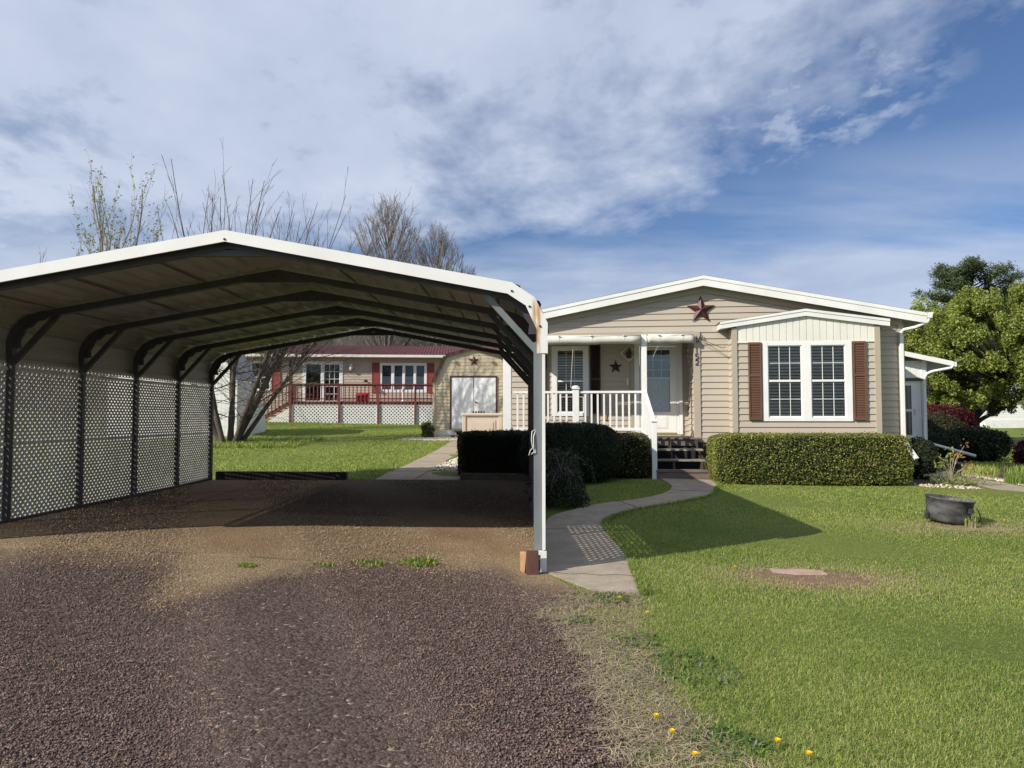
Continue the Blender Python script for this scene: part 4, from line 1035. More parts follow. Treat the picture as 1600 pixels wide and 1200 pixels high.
x, y = atnb(2.35, -1.4); mb = MB(); mb.lathe([(.02, 0), (.16, .02), (.03, .06), (.03, .45), (.1, .6), (.02, .62)], (x, y, 2.18), 10); solo(mb, 'deck_pedestal', 'small white pedestal standing on the deck before the wide window', 'pedestal', M_WHITEV, (x, y, 2.18))
# chimney-ish white shed to the left
ws = thing('white_shed', 'white shed behind the bare many stemmed tree', 'shed', (-9.5, 24.2, .7))
mb = MB(); x0, x1 = -14.1, -9.7
for k in range(33): u = x0+k*.135; mb.box(u, u+.129, 24.2, 24.22, .5, 2.75)
mb.box(x0, x1, 24.221, 24.26, .5, 2.75); mb.box(x1-.04, x1, 24.261, 25.9, .5, 2.7); mb.box(x0, x0+.04, 24.261, 25.9, .5, 2.7)
mb.prism([(x0, 2.751), (x1, 2.751), (x1-.5, 3.75), ((x0+x1)/2, 4.35), (x0+.5, 3.75)], 24.22, 24.26); mb.build('wall', M_WHITEV, ws)
mb = MB(); pw = [(x1, 2.73), (x1-.5, 3.78), ((x0+x1)/2, 4.38), (x0+.5, 3.78), (x0, 2.73)]
for (a, b) in zip(pw, pw[1:]):
    v = Vector((b[0]-a[0], b[1]-a[1])).normalized(); nr = Vector((v.y, -v.x)); mb.prism([(a[0], a[1]), (a[0]+nr.x*.07, a[1]+nr.y*.07), (b[0]+nr.x*.07, b[1]+nr.y*.07), (b[0], b[1])], 24.1, 26.0)
mb.build('roof', mat('pale_shingle', (.42, .42, .42), (.36, .36, .36), 5, .9), ws)
mb = MB(); mb.box(x1-2.6, x1-1.2, 24.17, 24.198, .75, 2.6); mb.box(x1-1.86, x1-1.84, 24.16, 24.17, .8, 2.55); mb.build('door', M_OFFW, ws)
wf = thing('white_fence', 'low white board fence running back from the white shed', 'fence', (-9.74, 26.5, .8))
mb = MB()
for k in range(9): mb.box(-9.76, -9.735, 25.95+k*.135, 25.95+k*.135+.128, .6, 1.94)
mb.build('board_panel', M_WHITEV, wf)
mb = MB(); mb.box(-9.775, -9.70, 25.93, 27.18, 1.945, 1.985); mb.build('top_rail', M_WHITEV, wf)
# far right white trailer
tr = thing('white_trailer_home', 'long white mobile home across the far lawn behind the green trees', 'house', (60, 80, .2))
mb = MB(); siding(mb, lambda u, d, z: (u, 80-d, z), 38, 90, 1.1, 3.2, h=.2); mb.box(38, 90, 84, 84.05, 1.1, 3.2); mb.box(38, 38.05, 80, 84, 1.1, 3.2); mb.build('wall', M_WHITEV, tr)
mb = MB()
for k in range(52): mb.box(38+k, 38+k+.985, 79.93, 79.97, .1, 1.1)
mb.build('skirting', M_WHITE, tr)
mb = MB(); mb.prism([(79.6, 3.2), (82, 3.8), (84.4, 3.2)], 37.8, 90.3, lambda a, b, c: (b, a, c)); mb.build('roof', mat('grey_roof', (.5, .5, .5)), tr)
for u in (52, 58.5, 63): window(tr, lambda a, d, z: (a, 80-d, z), u, u+1.2, 1.8, 2.9, [(u+.1, u+1.1)], 1.9, 2.8, cols=1, rows=(0, 0), mid=2.35, blinds=False)
mb = MB(); mb.box(56.4, 59, 78.9, 79.4, .62, .7); mb.box(56.4, 59, 79.3, 79.4, .7, 1.1); mb.box(56.5, 56.6, 78.9, 79.4, .18, .62); mb.box(58.8, 58.9, 78.9, 79.4, .18, .62)
solo(mb, 'garden_bench', 'small dark bench against the far white mobile home', 'bench', M_WOODD, (57.7, 79.2, .2))
mb = MB(); mb.box(51.4, 52.4, 78.7, 79.3, .5, .56); mb.bar((51.4, 79.3, .5), (51.2, 79.4, 1.1), .06, .5); 
for a in (51.45, 52.35): mb.box(a, a+.05, 78.75, 78.8, .18, .5)
solo(mb, 'lawn_chair', 'pale lawn chair in front of the far white mobile home', 'chair', M_OFFW, (51.9, 79.0, .2))

# ================================================================== PLANTS
L_BOX = [leafmat('box_leaf', (.13, .165, .034), (.23, .25, .05)), leafmat('box_leaf_dark', (.045, .075, .015), (.08, .115, .025)), leafmat('box_leaf_gold', (.34, .31, .09), (.42, .37, .10))]
L_DRK = [leafmat('yew_leaf', (.014, .026, .008), (.03, .045, .013), .15), leafmat('yew_leaf_dark', (.007, .014, .005), (.015, .025, .008), .1), leafmat('yew_leaf_tip', (.06, .075, .018), (.08, .09, .025), .25)]
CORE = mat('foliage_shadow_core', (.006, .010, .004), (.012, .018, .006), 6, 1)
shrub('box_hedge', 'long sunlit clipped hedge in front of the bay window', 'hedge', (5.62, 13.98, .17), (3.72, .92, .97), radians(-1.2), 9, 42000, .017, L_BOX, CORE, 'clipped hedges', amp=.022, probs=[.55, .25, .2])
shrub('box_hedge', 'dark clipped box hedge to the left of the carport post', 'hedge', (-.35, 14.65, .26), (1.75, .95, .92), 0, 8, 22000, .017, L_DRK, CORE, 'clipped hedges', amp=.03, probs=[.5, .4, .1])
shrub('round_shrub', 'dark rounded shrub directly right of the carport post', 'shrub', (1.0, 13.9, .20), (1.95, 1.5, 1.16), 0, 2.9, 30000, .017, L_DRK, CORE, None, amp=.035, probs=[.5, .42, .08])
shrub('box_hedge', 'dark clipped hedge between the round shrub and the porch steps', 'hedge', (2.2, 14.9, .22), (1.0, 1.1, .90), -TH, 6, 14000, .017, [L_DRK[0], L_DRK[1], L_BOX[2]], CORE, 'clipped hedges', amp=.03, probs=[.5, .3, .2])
shrub('small_shrub', 'small yellow green shrub beside the porch steps', 'shrub', (4.0, 14.25, .2), (.42, .45, .62), 0, 2, 1500, .022, [L_BOX[0], L_BOX[2]], mat('thin_core', (.02, .03, .008)), None, amp=.09, fuzz=.1)
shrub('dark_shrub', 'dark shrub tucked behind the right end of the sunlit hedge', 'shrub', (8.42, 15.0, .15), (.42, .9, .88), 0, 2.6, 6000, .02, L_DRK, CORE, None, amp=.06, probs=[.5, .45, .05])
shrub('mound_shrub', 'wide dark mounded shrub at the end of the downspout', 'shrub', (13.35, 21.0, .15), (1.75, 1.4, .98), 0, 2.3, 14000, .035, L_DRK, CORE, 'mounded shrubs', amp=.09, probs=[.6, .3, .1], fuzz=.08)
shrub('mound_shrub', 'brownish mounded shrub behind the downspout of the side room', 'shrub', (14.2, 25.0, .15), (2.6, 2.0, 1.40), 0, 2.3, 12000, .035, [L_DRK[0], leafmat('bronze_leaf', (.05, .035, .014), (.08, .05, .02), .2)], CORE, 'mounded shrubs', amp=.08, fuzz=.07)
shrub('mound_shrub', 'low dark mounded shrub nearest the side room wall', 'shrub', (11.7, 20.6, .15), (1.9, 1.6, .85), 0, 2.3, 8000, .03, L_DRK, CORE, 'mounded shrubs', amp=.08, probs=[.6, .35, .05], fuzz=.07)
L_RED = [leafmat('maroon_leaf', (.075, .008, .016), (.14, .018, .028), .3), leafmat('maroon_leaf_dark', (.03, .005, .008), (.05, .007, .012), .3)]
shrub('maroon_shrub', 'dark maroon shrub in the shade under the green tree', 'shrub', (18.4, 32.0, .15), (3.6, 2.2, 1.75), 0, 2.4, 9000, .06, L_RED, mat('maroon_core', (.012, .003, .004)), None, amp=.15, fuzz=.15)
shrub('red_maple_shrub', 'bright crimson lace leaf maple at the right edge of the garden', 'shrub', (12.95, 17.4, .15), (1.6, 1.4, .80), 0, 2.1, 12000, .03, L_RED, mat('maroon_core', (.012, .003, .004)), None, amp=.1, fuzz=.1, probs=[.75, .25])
shrub('small_shrub', 'small green shrub at the left corner of the garden shed', 'shrub', (-3.2, 24.75, .68), (.42, .5, .62), 0, 2.0, 1500, .035, [L_BOX[0], L_DRK[2]], CORE, None, amp=.1, fuzz=.08)
# weeping shrub beside the path
def weeping():
    t = thing('weeping_shrub', 'straggly weeping shrub with grey arching twigs beside the concrete path', 'shrub', (.62, 11.0, .14)); st = MB(); tips = []
    for k in range(42):
        a = random.uniform(0, 2*pi); r = random.uniform(.25, .62); h = random.uniform(.35, .78)
        p0 = Vector((.62, 11.0, .14)); pts = []
        for i in range(7):
            s = i/6; pts.append((p0.x+.08*cos(a)+r*cos(a)*s**1.1*(.85), p0.y+r*1.6*sin(a)*s, p0.z+.1+h*(1-(1.35*s-.55)**2*1.1)*(1 if s > .0 else .3)*.95))
        pts = [(x+random.gauss(0, .04), y+random.gauss(0, .04), max(.14, z+random.gauss(0, .035))) for x, y, z in pts]
        st.tube(pts, [.006, .0055, .005, .0045, .004, .003, .002], 4, cap=False)
        for i in range(1, 6):
            for q in range(26):
                f = random.random(); tips.append([pts[i][c]+(pts[i+1][c]-pts[i][c])*f+random.gauss(0, .04) for c in range(3)])
    st.build('stems', mat('silver_twig', (.24, .20, .18), (.14, .12, .11), 9, .9), t)
    leaves('foliage', np.array(tips), .018, [L_DRK[0], L_DRK[1], leafmat('grey_leaf', (.10, .10, .07), (.17, .16, .13), .2)], t, probs=[.5, .3, .2])
    shrubc = superq(cube_pts(7000, (1, 1, 1)), (.95, 1.5, .6), 2.2); shrubc[:, 2] = np.abs(shrubc[:, 2])*1.5; shrubc *= RNG.uniform(.55, 1.0, (7000, 1)); shrubc += np.array([.62, 11.0, .16])
    leaves('inner_foliage', shrubc, .019, L_DRK, t, probs=[.5, .45, .05])
weeping()

# ---- many stemmed bare tree left
def bare_tree(name, label, x, y, stems, twigmat, barkm, maxlev, nch, r0, L0, spread=.45, lean=.35, leafy=None, group=None, up=.35, ratio=.62, jit=.09, fork=None):
    z = g(x, y); t = thing(name, label, 'tree', (x, y, z), 0, group)
    tk = MB(); cr = MB(); tips = []
    for k in range(stems):
        a = 2*pi*k/stems+random.uniform(-.3, .3); ln = lean*random.uniform(.5, 1.2) if stems > 1 else .03
        p = Vector((x+.12*cos(a)*(stems > 1), y+.12*sin(a)*(stems > 1), z-.1)); d = Vector((cos(a)*ln, sin(a)*ln, 1)).normalized()
        pts = [p]; rs = [r0]; 
        for i in range(6):
            d = (d+Vector((random.gauss(0, .05), random.gauss(0, .05), .06))).normalized(); pts.append(pts[-1]+d*L0/6); rs.append(r0*(1-.5*(i+1)/6))
        tk.tube(pts, rs, 8, cap=False)
        nn = fork or 7
        for j in range(nn):
            tt = .45+.55*(j+random.random()*.8)/nn; i = min(5, int(tt*6)); q = pts[i].lerp(pts[i+1], tt*6-i) if i < 6 else pts[6]
            ph = random.uniform(0, 2*pi); nd = (d+Vector((cos(ph)*spread*1.6, sin(ph)*spread*1.6, .15))).normalized()
            branches(cr, q, nd, L0*ratio*random.uniform(.8, 1.3), r0*.28, 1, maxlev, nch, spread, up, jit, ratio, 5, .4, tips)
        branches(cr, pts[-1], d, L0*ratio*1.2, r0*.5, 1, maxlev, nch, spread, up, jit, ratio, 5, .4, tips)
    tk.build('trunk', barkm, t, smooth=True); cr.build('crown', twigmat, t)
    if leafy and tips:
        T = np.array([tuple(q) for q in tips]); T = T[RNG.choice(len(T), min(leafy[0], len(T)*6))]+RNG.normal(0, leafy[3], (min(leafy[0], len(T)*6), 3))
        leaves('buds', T, leafy[1], leafy[2], t)
    return t
random.seed(11)
def sprout_tree():
    """pollarded many-stem tree: thick leaning stems, then long upright whips"""
    x, y = -9.0, 22.0; z = g(x, y); t = thing('bare_tree', 'bare many stemmed tree with long upright whips behind the carport', 'tree', (x, y, z)); tk = MB(); cr = MB()
    stems = [(-.42, .05, .14), (-.26, -.15, .12), (-.06, .2, .13), (.12, -.1, .13), (.30, .1, .17), (.36, -.2, .13), (.20, .3, .11), (-.15, -.3, .10), (.5, .15, .10)]
    tops = []
    for k, (lx, ly, r) in enumerate(stems):
        p = Vector((x+lx*.5, y+ly*.6, z-.1)); r *= .78; d = Vector((lx, ly, 1)).normalized(); pts = [p]; rs = [r*1.15]
        for i in range(7):
            d = (d+Vector((random.gauss(0, .06)+lx*.05, random.gauss(0, .06), .05))).normalized(); pts.append(pts[-1]+d*.46); rs.append(r*(1-.45*(i+1)/7))
        tk.tube(pts, rs, 8, cap=False); tops.append((pts, d, r))
        for j in range(8):      # side twigs at head height, spreading wide and drooping a little
            tt = random.uniform(.3, 1); i = min(6, int(tt*7)); q = pts[i]; ph = random.uniform(0, 2*pi)
            nd = Vector((cos(ph)*1.0+.25, sin(ph), random.uniform(.15, .8))).normalized()
            branches(cr, q, nd, random.uniform(1.6, 3.0), r*.13, 1, 3, [6, 4, 2], .6, .02, .08, .55, 5, .4, None, .2, .004)
        for j in range(12 if lx > -.2 else 7):      # long whips
            ph = random.uniform(0, 2*pi); nd = (d+Vector((cos(ph)*.42+(.35 if lx > .2 and j % 2 else 0), sin(ph)*.3, .30))).normalized()
            branches(cr, pts[-1-(j % 3)], nd, random.uniform(3.0, 6.0)*(.85 if lx < -.2 else 1.0), .022, 1, 3, [13, 4, 2], .5, .2, .05, .30, 7, .35, None, .12, .0045)
    tk.build('trunk', M_BARK, t, smooth=True); cr.build('crown', M_TWIG, t)
sprout_tree()
L_BUD = [leafmat('spring_bud', (.22, .23, .06), (.32, .30, .08), .4), leafmat('spring_bud_green', (.13, .17, .05), (.2, .24, .07), .4)]
bare_tree('budding_tree', 'slender tree with pale green buds above the left carport roof', -14.5, 25, 3, M_TWIGL, M_BARK, 3, [6, 4, 3], .08, 5.7, .36, .17, (2100, .045, L_BUD, .04), up=.45, ratio=.5)
bare_tree('bare_tree', 'low bare spreading tree at the far left above the carport roof', -17.5, 27, 3, M_TWIG, M_BARK, 3, [6, 5, 3], .09, 4.0, .5, .35, (300, .04, L_BUD, .04), up=.25, ratio=.5)
# round-crowned bare trees at the back
def round_bare(name, label, x, y, H, group, lv=4, m=M_TWIGL):
    z = g(x, y); t = thing(name, label, 'tree', (x, y, z), 0, group); tk = MB(); cr = MB()
    pts = [(x, y, z-.2), (x+.1, y, z+H*.15), (x, y+.1, z+H*.34)]; tk.tube(pts, [.34, .27, .22], 8)
    tk.tube([(x, y+.1, z+H*.34), (x+.2, y, z+H*.6), (x, y, z+H*.86)], [.22, .12, .03], 6)
    for k in range(150):
        ph = random.uniform(0, 2*pi); v = random.random(); zt = H*(.36+.64*v**.8); q = (zt/H-.36)/.64
        rad = 4.2*max(.05, 1-abs(2*q-.85)**2.4*.55 if q < .9 else 1-(q-.55)**2*4.2)*random.uniform(.35, 1.0)**.5
        T = Vector((x+rad*cos(ph), y+rad*sin(ph), z+zt)); s0 = Vector((x, y, max(z+H*.24, z+zt-rad*1.5-random.uniform(.5, 2)))); mid = s0.lerp(T, .5)+Vector((rad*.10*cos(ph), rad*.10*sin(ph), -rad*.12))
        pts = [s0*(1-a)**2+mid*2*a*(1-a)+T*a*a for a in (0, .25, .5, .75, 1)]; cr.tube(pts, [.06, .048, .036, .025, .013], 4, cap=False)
        for c in range(7):
            a = random.uniform(.35, 1); p = s0*(1-a)**2+mid*2*a*(1-a)+T*a*a; dd = (T-mid).normalized(); nd = (dd+Vector((random.gauss(0, .42), random.gauss(0, .42), .25))).normalized()
            branches(cr, p, nd, random.uniform(.7, 1.5), .014, 3, lv, [0, 0, 0, 4], .5, .15, .07, .55, 3, .5, None, .2, .011)
    tk.build('trunk', M_BARK, t); cr.build('crown', m, t); return t
random.seed(5)
rb = round_bare('round_bare_tree', 'tallest round crowned bare tree left of the far trio', -11.2, 60, 17.6, 'bare trees in the distance')
for (x, y, s, rz, lab) in ((-7.0, 60.5, .88, 2.1, 'middle bare tree of the far trio above the carport roof'), (-4.6, 62, .70, 4.0, 'lowest bare tree at the right of the far trio')):
    c = copy_tree(rb); c.location = (x, y, g(x, y)); c.scale = (s*.92, s*.92, s); c.rotation_euler.z = rz; c['label'] = lab
rb.scale = (.95, .95, 1)
for i, (x, y, s, rz) in enumerate([(-24, 72, .5, .3), (-20, 66, .52, 1.2), (-16.5, 70, .5, 2.2), (-13, 68, .55, 3.1), (-9.5, 72, .52, 4.1), (-6, 69, .5, 5.1), (-2.5, 71, .48, .9), (-14.5, 62, .42, 5.5), (-3.5, 63, .42, 2.8)]):
    c = copy_tree(rb); c.location = (x, y, g(x, y)); c.scale = (s*1.5, s*1.5, s); c.rotation_euler.z = rz; c['label'] = 'grey bare tree in the thicket behind the red metal roof'; c['group'] = 'thicket behind the red roof'
# distant woodland mass
n = 42000; Cx = RNG.uniform(-75, -4, n); Cy = RNG.uniform(74, 92, n); hgt = 12.5+1.0*np.sin(Cx*.35)+.7*np.sin(Cx*1.3+Cy)
Cz = G(Cx, Cy)+hgt*RNG.uniform(0, 1, n)**.8
o = leaves('woodland', np.stack([Cx, Cy, Cz], 1), .34, [leafmat('woodland_brown', (.09, .075, .055), (.13, .105, .08), .1), leafmat('woodland_grey', (.13, .115, .10), (.17, .15, .13), .1), leafmat('woodland_olive', (.05, .06, .025), (.09, .10, .04), .1)], asp=.16, probs=[.4, .4, .2], zdir=1.2)
tag(o, 'brown leafless woodland beyond the red roofed house', None, None, 'stuff')
mb = MB(); vs = []; 
for i in range(60):
    x = -150+i*2.45; vs += [(x, 93, 1), (x, 93, 14.5+1.2*sin(i*.9)+.7*sin(i*2.3))]
mb.add(vs+[(a, b+3, c) for a, b, c in vs], [(2*i, 2*i+2, 2*i+3, 2*i+1) for i in range(59)]+[(2*i+1, 2*i+3, 123+2*i, 121+2*i) for i in range(59)])
o = mb.build('wooded_hill', mat('woods_floor', (.07, .06, .045), (.04, .04, .025), .5, 1, bump=.3, bscale=1)); o['kind'] = 'structure'

# ---- leafy trees on the right
L_TREE = [leafmat('tree_leaf', (.24, .30, .062), (.31, .36, .085), .5), leafmat('tree_leaf_bright', (.40, .44, .11), (.48, .49, .16), .5), leafmat('tree_leaf_dark', (.05, .075, .018), (.085, .12, .03), .35)]
def leafy_tree(name, label, x, y, rx, ry, z0, z1, trunkpts, n, size, mats, probs, bark, limbs=9, seed=0, group=None, clump=.38):
    random.seed(seed); t = thing(name, label, 'tree', (x, y, g(x, y)), 0, group); tk = MB()
    for pts, r in trunkpts: tk.tube(pts, [r*(1-.6*i/(len(pts)-1)) for i in range(len(pts))], 9)
    tk.build('trunk', bark, t, smooth=True)
    cz = (z0+z1)/2; hz = (z1-z0)/2; cr = MB(); cents = []
    top = Vector(trunkpts[0][0][-1])
    for k in range(limbs*24):
        u = RNG.normal(size=3); u /= np.linalg.norm(u); rad = RNG.uniform(.35, 1.0)**.5
        u = u/(np.abs(u)**3).sum()**(1/3); c = Vector((x+u[0]*rx*rad, y+u[1]*ry*rad, cz+u[2]*hz*rad)); c.z += .30*sin(c.x*2.1)+.2*sin(c.y*2.3)
        cents.append(c)
        if k % 3 == 0:
            mid = top.lerp(c, .5)+Vector((0, 0, .2)); cr.tube([top.lerp(c, .02), mid, c], [.05, .03, .01], 4, cap=False)
    cr.build('limbs', bark, t)
    C = np.array([tuple(c) for c in cents]); idx = RNG.integers(0, len(C), n); w = RNG.uniform(.6, 1.25, len(C))
    D = RNG.normal(size=(n, 3)); D /= np.linalg.norm(D, axis=1)[:, None]; D *= (RNG.uniform(0, 1, n)**.4)[:, None]
    P = C[idx]+D*clump*w[idx][:, None]*np.array([.85, .85, 1.25]); P = P[P[:, 2] > z0-.3]
    leaves('crown', P, size, mats, t, probs=probs); return t
def gz(x, y, h): return (x, y, g(x, y)+h)
leafy_tree('green_tree', 'fresh green tree with leaning dark trunks behind the side room', 22.0, 34, 3.7, 2.6, 1.8, 7.0,
           [([gz(20.6, 34, -.2), gz(21.1, 34, .7), gz(22.0, 34, 1.6), gz(23.3, 34.1, 2.9)], .26), ([gz(20.5, 34.1, -.2), gz(20.8, 34.2, 1.2), gz(21.0, 34.4, 3)], .24), ([gz(20.7, 33.8, .3), gz(21.9, 33.8, 1.2), gz(23.9, 33.6, 2.3)], .14), ([gz(20.5, 34, .2), gz(19.9, 34, 1.5), gz(19.5, 34, 3)], .18)], 120000, .062, L_TREE, [.46, .26, .28], M_DBARK, 14, 3, 'green trees by the garden')
leafy_tree('green_tree', 'taller fresh green tree cut off by the right edge of the photo', 26.0, 31.5, 3.5, 2.7, 1.6, 9.0,
           [([gz(26.5, 32, -.2), gz(26.4, 32, 1.5), gz(26.2, 32, 3.5)], .22), ([gz(26.5, 32, 1.2), gz(25, 32, 2.6)], .1)], 130000, .062, L_TREE, [.46, .28, .26], M_DBARK, 16, 4, 'green trees by the garden')
leafy_tree('green_tree', 'small green tree crown just right of the house gutter', 22.4, 38, 2.5, 1.7, 1.3, 7.0, [([gz(22.2, 38, -.2), gz(22.2, 38, 3)], .12)], 52000, .066, L_TREE, [.46, .26, .28], M_DBARK, 9, 9, 'green trees by the garden')
# pine: tiers of tufted boughs
def pine():
    x, y = 38.2, 60.0; t = thing('pine_tree', 'dark pine rising behind the green trees', 'tree', (x, y, g(x, y))); random.seed(4)
    tk = MB(); tk.tube([(x, y, 0), (x, y, 8), (x+.2, y, 14.2)], [.4, .28, .06], 8); 
    cents = []
    for k in range(62):
        h = random.uniform(7.5, 14.2); a = random.uniform(0, 2*pi); L = (3.9*(1-((h-10.5)/5.2)**2)**.5 if abs(h-10.5) < 5.1 else .5)*random.uniform(.6, 1.05)
        p = Vector((x, y, h-.8)); q = Vector((x+L*cos(a), y+L*sin(a), h+.35*random.random())); tk.tube([p, p.lerp(q, .5)+Vector((0, 0, -.1)), q], [.07, .04, .02], 4)
        for s in np.linspace(.45, 1.05, 5): cents.append(p.lerp(q, float(s))+Vector((random.gauss(0, .2), random.gauss(0, .2), .15)))
    tk.build('trunk', M_DBARK, t)
    C = np.array([tuple(c) for c in cents]); n = 52000; i = RNG.integers(0, len(C), n); P = C[i]+RNG.normal(0, 1, (n, 3))*np.array([.27, .27, .19])
    leaves('crown', P, .16, [leafmat('pine_needle', (.08, .115, .05), (.11, .145, .065), .25), leafmat('pine_needle_dark', (.035, .055, .024), (.055, .078, .034), .15)], t, asp=.2, zdir=.8)
pine()

# ---- garden bits on the right
def pebbles(name, pts, size, mats, flat=.6, probs=None, kind='stuff', label=None, zoff=0):
    n = len(pts); s = size*RNG.uniform(.5, 1.4, n)
    base = np.array([(1, 0, 0), (0, 1, 0), (-1, 0, 0), (0, -1, 0), (0, 0, 1), (0, 0, -1)], float)
    P = base[None]*(1+RNG.uniform(-.35, .35, (n, 6, 1)))+RNG.uniform(-.2, .2, (n, 6, 3))
    a = RNG.uniform(0, 2*pi, n); ca, sa = np.cos(a), np.sin(a)
    P[:, :, 1] *= RNG.uniform(.6, 1, (n, 1)); P[:, :, 2] *= flat
    Xr = P[:, :, 0]*ca[:, None]-P[:, :, 1]*sa[:, None]; Yr = P[:, :, 0]*sa[:, None]+P[:, :, 1]*ca[:, None]
    Zr = P[:, :, 2]; V = np.stack([Xr, Yr, Zr], -1)*s[:, None, None]
    V += np.stack([pts[:, 0], pts[:, 1], G(pts[:, 0], pts[:, 1])+zoff], -1)[:, None]
    tri = np.array([(0, 1, 4), (1, 2, 4), (2, 3, 4), (3, 0, 4), (1, 0, 5), (2, 1, 5), (3, 2, 5), (0, 3, 5)])
    F = (np.arange(n)[:, None, None]*6+tri[None]).reshape(-1, 3)
    mi = np.repeat(RNG.choice(len(mats), n, p=probs), 8)
    o = npmesh(name, V.reshape(-1, 3), F, mi, mats); o['kind'] = kind
    if label: o['label'] = label
    return o
def inpoly(n, poly):
    P = np.array(poly); lo, hi = P.min(0), P.max(0); out = np.zeros((0, 2))
    while len(out) < n:
        q = RNG.uniform(lo, hi, (n*2, 2)); q = q[pip(q[:, 0], q[:, 1], poly)]; out = np.concatenate([out, q])
    return out[:n]
M_R1 = mat('pale_rock', (.62, .56, .46), None, 9, .9); M_R2 = mat('tan_rock', (.42, .34, .26), None, 9, .9); M_R3 = mat('white_rock', (.75, .72, .66), None, 9, .9)
pebbles('white_rocks', inpoly(1400, [(-1.95, 15.3), (-.7, 15.25), (-.7, 18), (-1.45, 18.5), (-1.8, 16.6)]), .035, [M_R1, M_R2, M_R3], label='pale rocks filling the bed beside the shed path', zoff=.02)
pebbles('white_rocks', inpoly(900, P_D4), .04, [M_R1, M_R2], label='tan rocks around the foot of the garden shed', zoff=.02)
pebbles('white_rocks', inpoly(160, [(7.5, 13.3), (8.4, 12.9), (8.5, 13.4), (7.6, 13.9)]), .03, [M_R2, M_R1], label='pale rocks edging the bed at the end of the sunlit hedge', zoff=.02)
q = [(9.62+.25*(random.random()-.2)+.10*(yy-14), yy) for yy in [random.uniform(12.3, 16) for _ in range(420)]]
pebbles('white_rocks', np.array(q), .035, [M_R1, M_R2], label='white rocks bordering the side path', zoff=.02)
# grassy clump, dead lily, blocks
def tuft(name, label, cat, x, y, n, r, h, mats, wd=.006, group=None, lean=.5, single=True):
    a = RNG.uniform(0, 2*pi, n); rr = r*np.sqrt(RNG.uniform(0, 1, n)); bx = rr*np.cos(a); by = rr*np.sin(a)
    la = RNG.uniform(0, 2*pi, n) ; L = h*RNG.uniform(.5, 1.1, n); ln = lean*RNG.uniform(.2, 1.2, n)
    V, F, mi = blades(np.stack([bx, by, np.zeros(n)], 1), la, L, ln, wd, n, len(mats))
    z = g(x, y); o = npmesh(name, V+np.array([x, y, z]), F, mi, mats, None, (x, y, z)); return tag(o, label, cat, group)
def blades(B, la, L, ln, wd, n, nm, probs=None):
    d = np.stack([np.cos(la), np.sin(la), np.zeros(n)], 1); p = np.stack([-np.sin(la), np.cos(la), np.zeros(n)], 1)
    w = (wd*RNG.uniform(.7, 1.3, n) if np.isscalar(wd) else wd)[:, None]
    up = np.array([0, 0, 1.0])
    m = B+d*(L*ln*.35)[:, None]+up*(L*.6)[:, None]; t = B+d*(L*ln)[:, None]+up*(L*np.clip(1-.35*ln, .25, 1))[:, None]
    V = np.stack([B-p*w/2, B+p*w/2, m+p*w*.4, m-p*w*.4, t], 1).reshape(-1, 3)
    i = np.arange(n)*5
    F = np.concatenate([np.stack([i, i+1, i+2], 1), np.stack([i, i+2, i+3], 1), np.stack([i+3, i+2, i+4], 1)], 1).reshape(-1, 3)
    mi = np.repeat(RNG.choice(nm, n, p=probs), 3); return V, F, mi
LG = [leafmat('grass_a', (.27, .355, .078), (.345, .41, .105), .42, .5, .8), leafmat('grass_b', (.15, .235, .052), (.215, .295, .068), .42, .5, .8), leafmat('grass_c', (.42, .45, .13), (.49, .49, .165), .42, .55, .8), leafmat('grass_dry', (.44, .37, .21), (.52, .43, .26), .3, .6, .8)]
LY = leafmat('lily_leaf', (.25, .27, .07), (.33, .30, .08), .3); LO = leafmat('dead_orange_leaf', (.38, .17, .05), (.45, .25, .09), .3)
tuft('grass_clump', 'wide green ornamental grass clump beside the side path', 'plant', 10.05, 13.9, 3600, .55, .26, [LG[1], LG[1], LG[0]], .012, 'garden plants')
tuft('grass_clump', 'pale yellow green plant clump left of the ornamental grass', 'plant', 10.1, 15.7, 500, .35, .30, [LG[2], LG[0]], .012, 'garden plants')
tuft('grass_clump', 'tall pale grass clump behind the crimson maple edge', 'plant', 11.6, 17.0, 900, .6, .22, [LG[2], LG[0], LG[1]], .012, 'garden plants')
tuft('low_plant', 'low bluish plant under the dark shrub by the path', 'plant', 10.3, 18.2, 1200, .7, .2, [L_DRK[0], LG[1]], .015, 'garden plants')
def lily():
    x, y = 8.75, 14.55; z = g(x, y); t = thing('withered_plant', 'withered plant with orange brown leaves at the end of the hedge', 'plant', (x, y, z)); mb = MB(); T = []; T2 = []
    for k in range(16):
        a = random.uniform(0, 2*pi); r = random.uniform(.1, .5); h = random.uniform(.25, .72); pts = [(x, y, z), (x+r*.4*cos(a), y+r*.4*sin(a), z+h*.6), (x+r*cos(a), y+r*sin(a), z+h)]; mb.tube(pts, [.01, .008, .004], 4)
        for q in range(10): (T if cos(a) > -.2 else T2).append([pts[2][c]+random.gauss(0, .05) for c in range(3)])
    mb.build('stems', mat('dry_stem', (.30, .26, .17)), t)
    if T: leaves('dead_leaves', np.array(T), .045, [LO, LY], t, asp=.35, probs=[.75, .25])
    if T2: leaves('green_leaves', np.array(T2), .05, [LY, LG[0]], t, asp=.35)
lily()
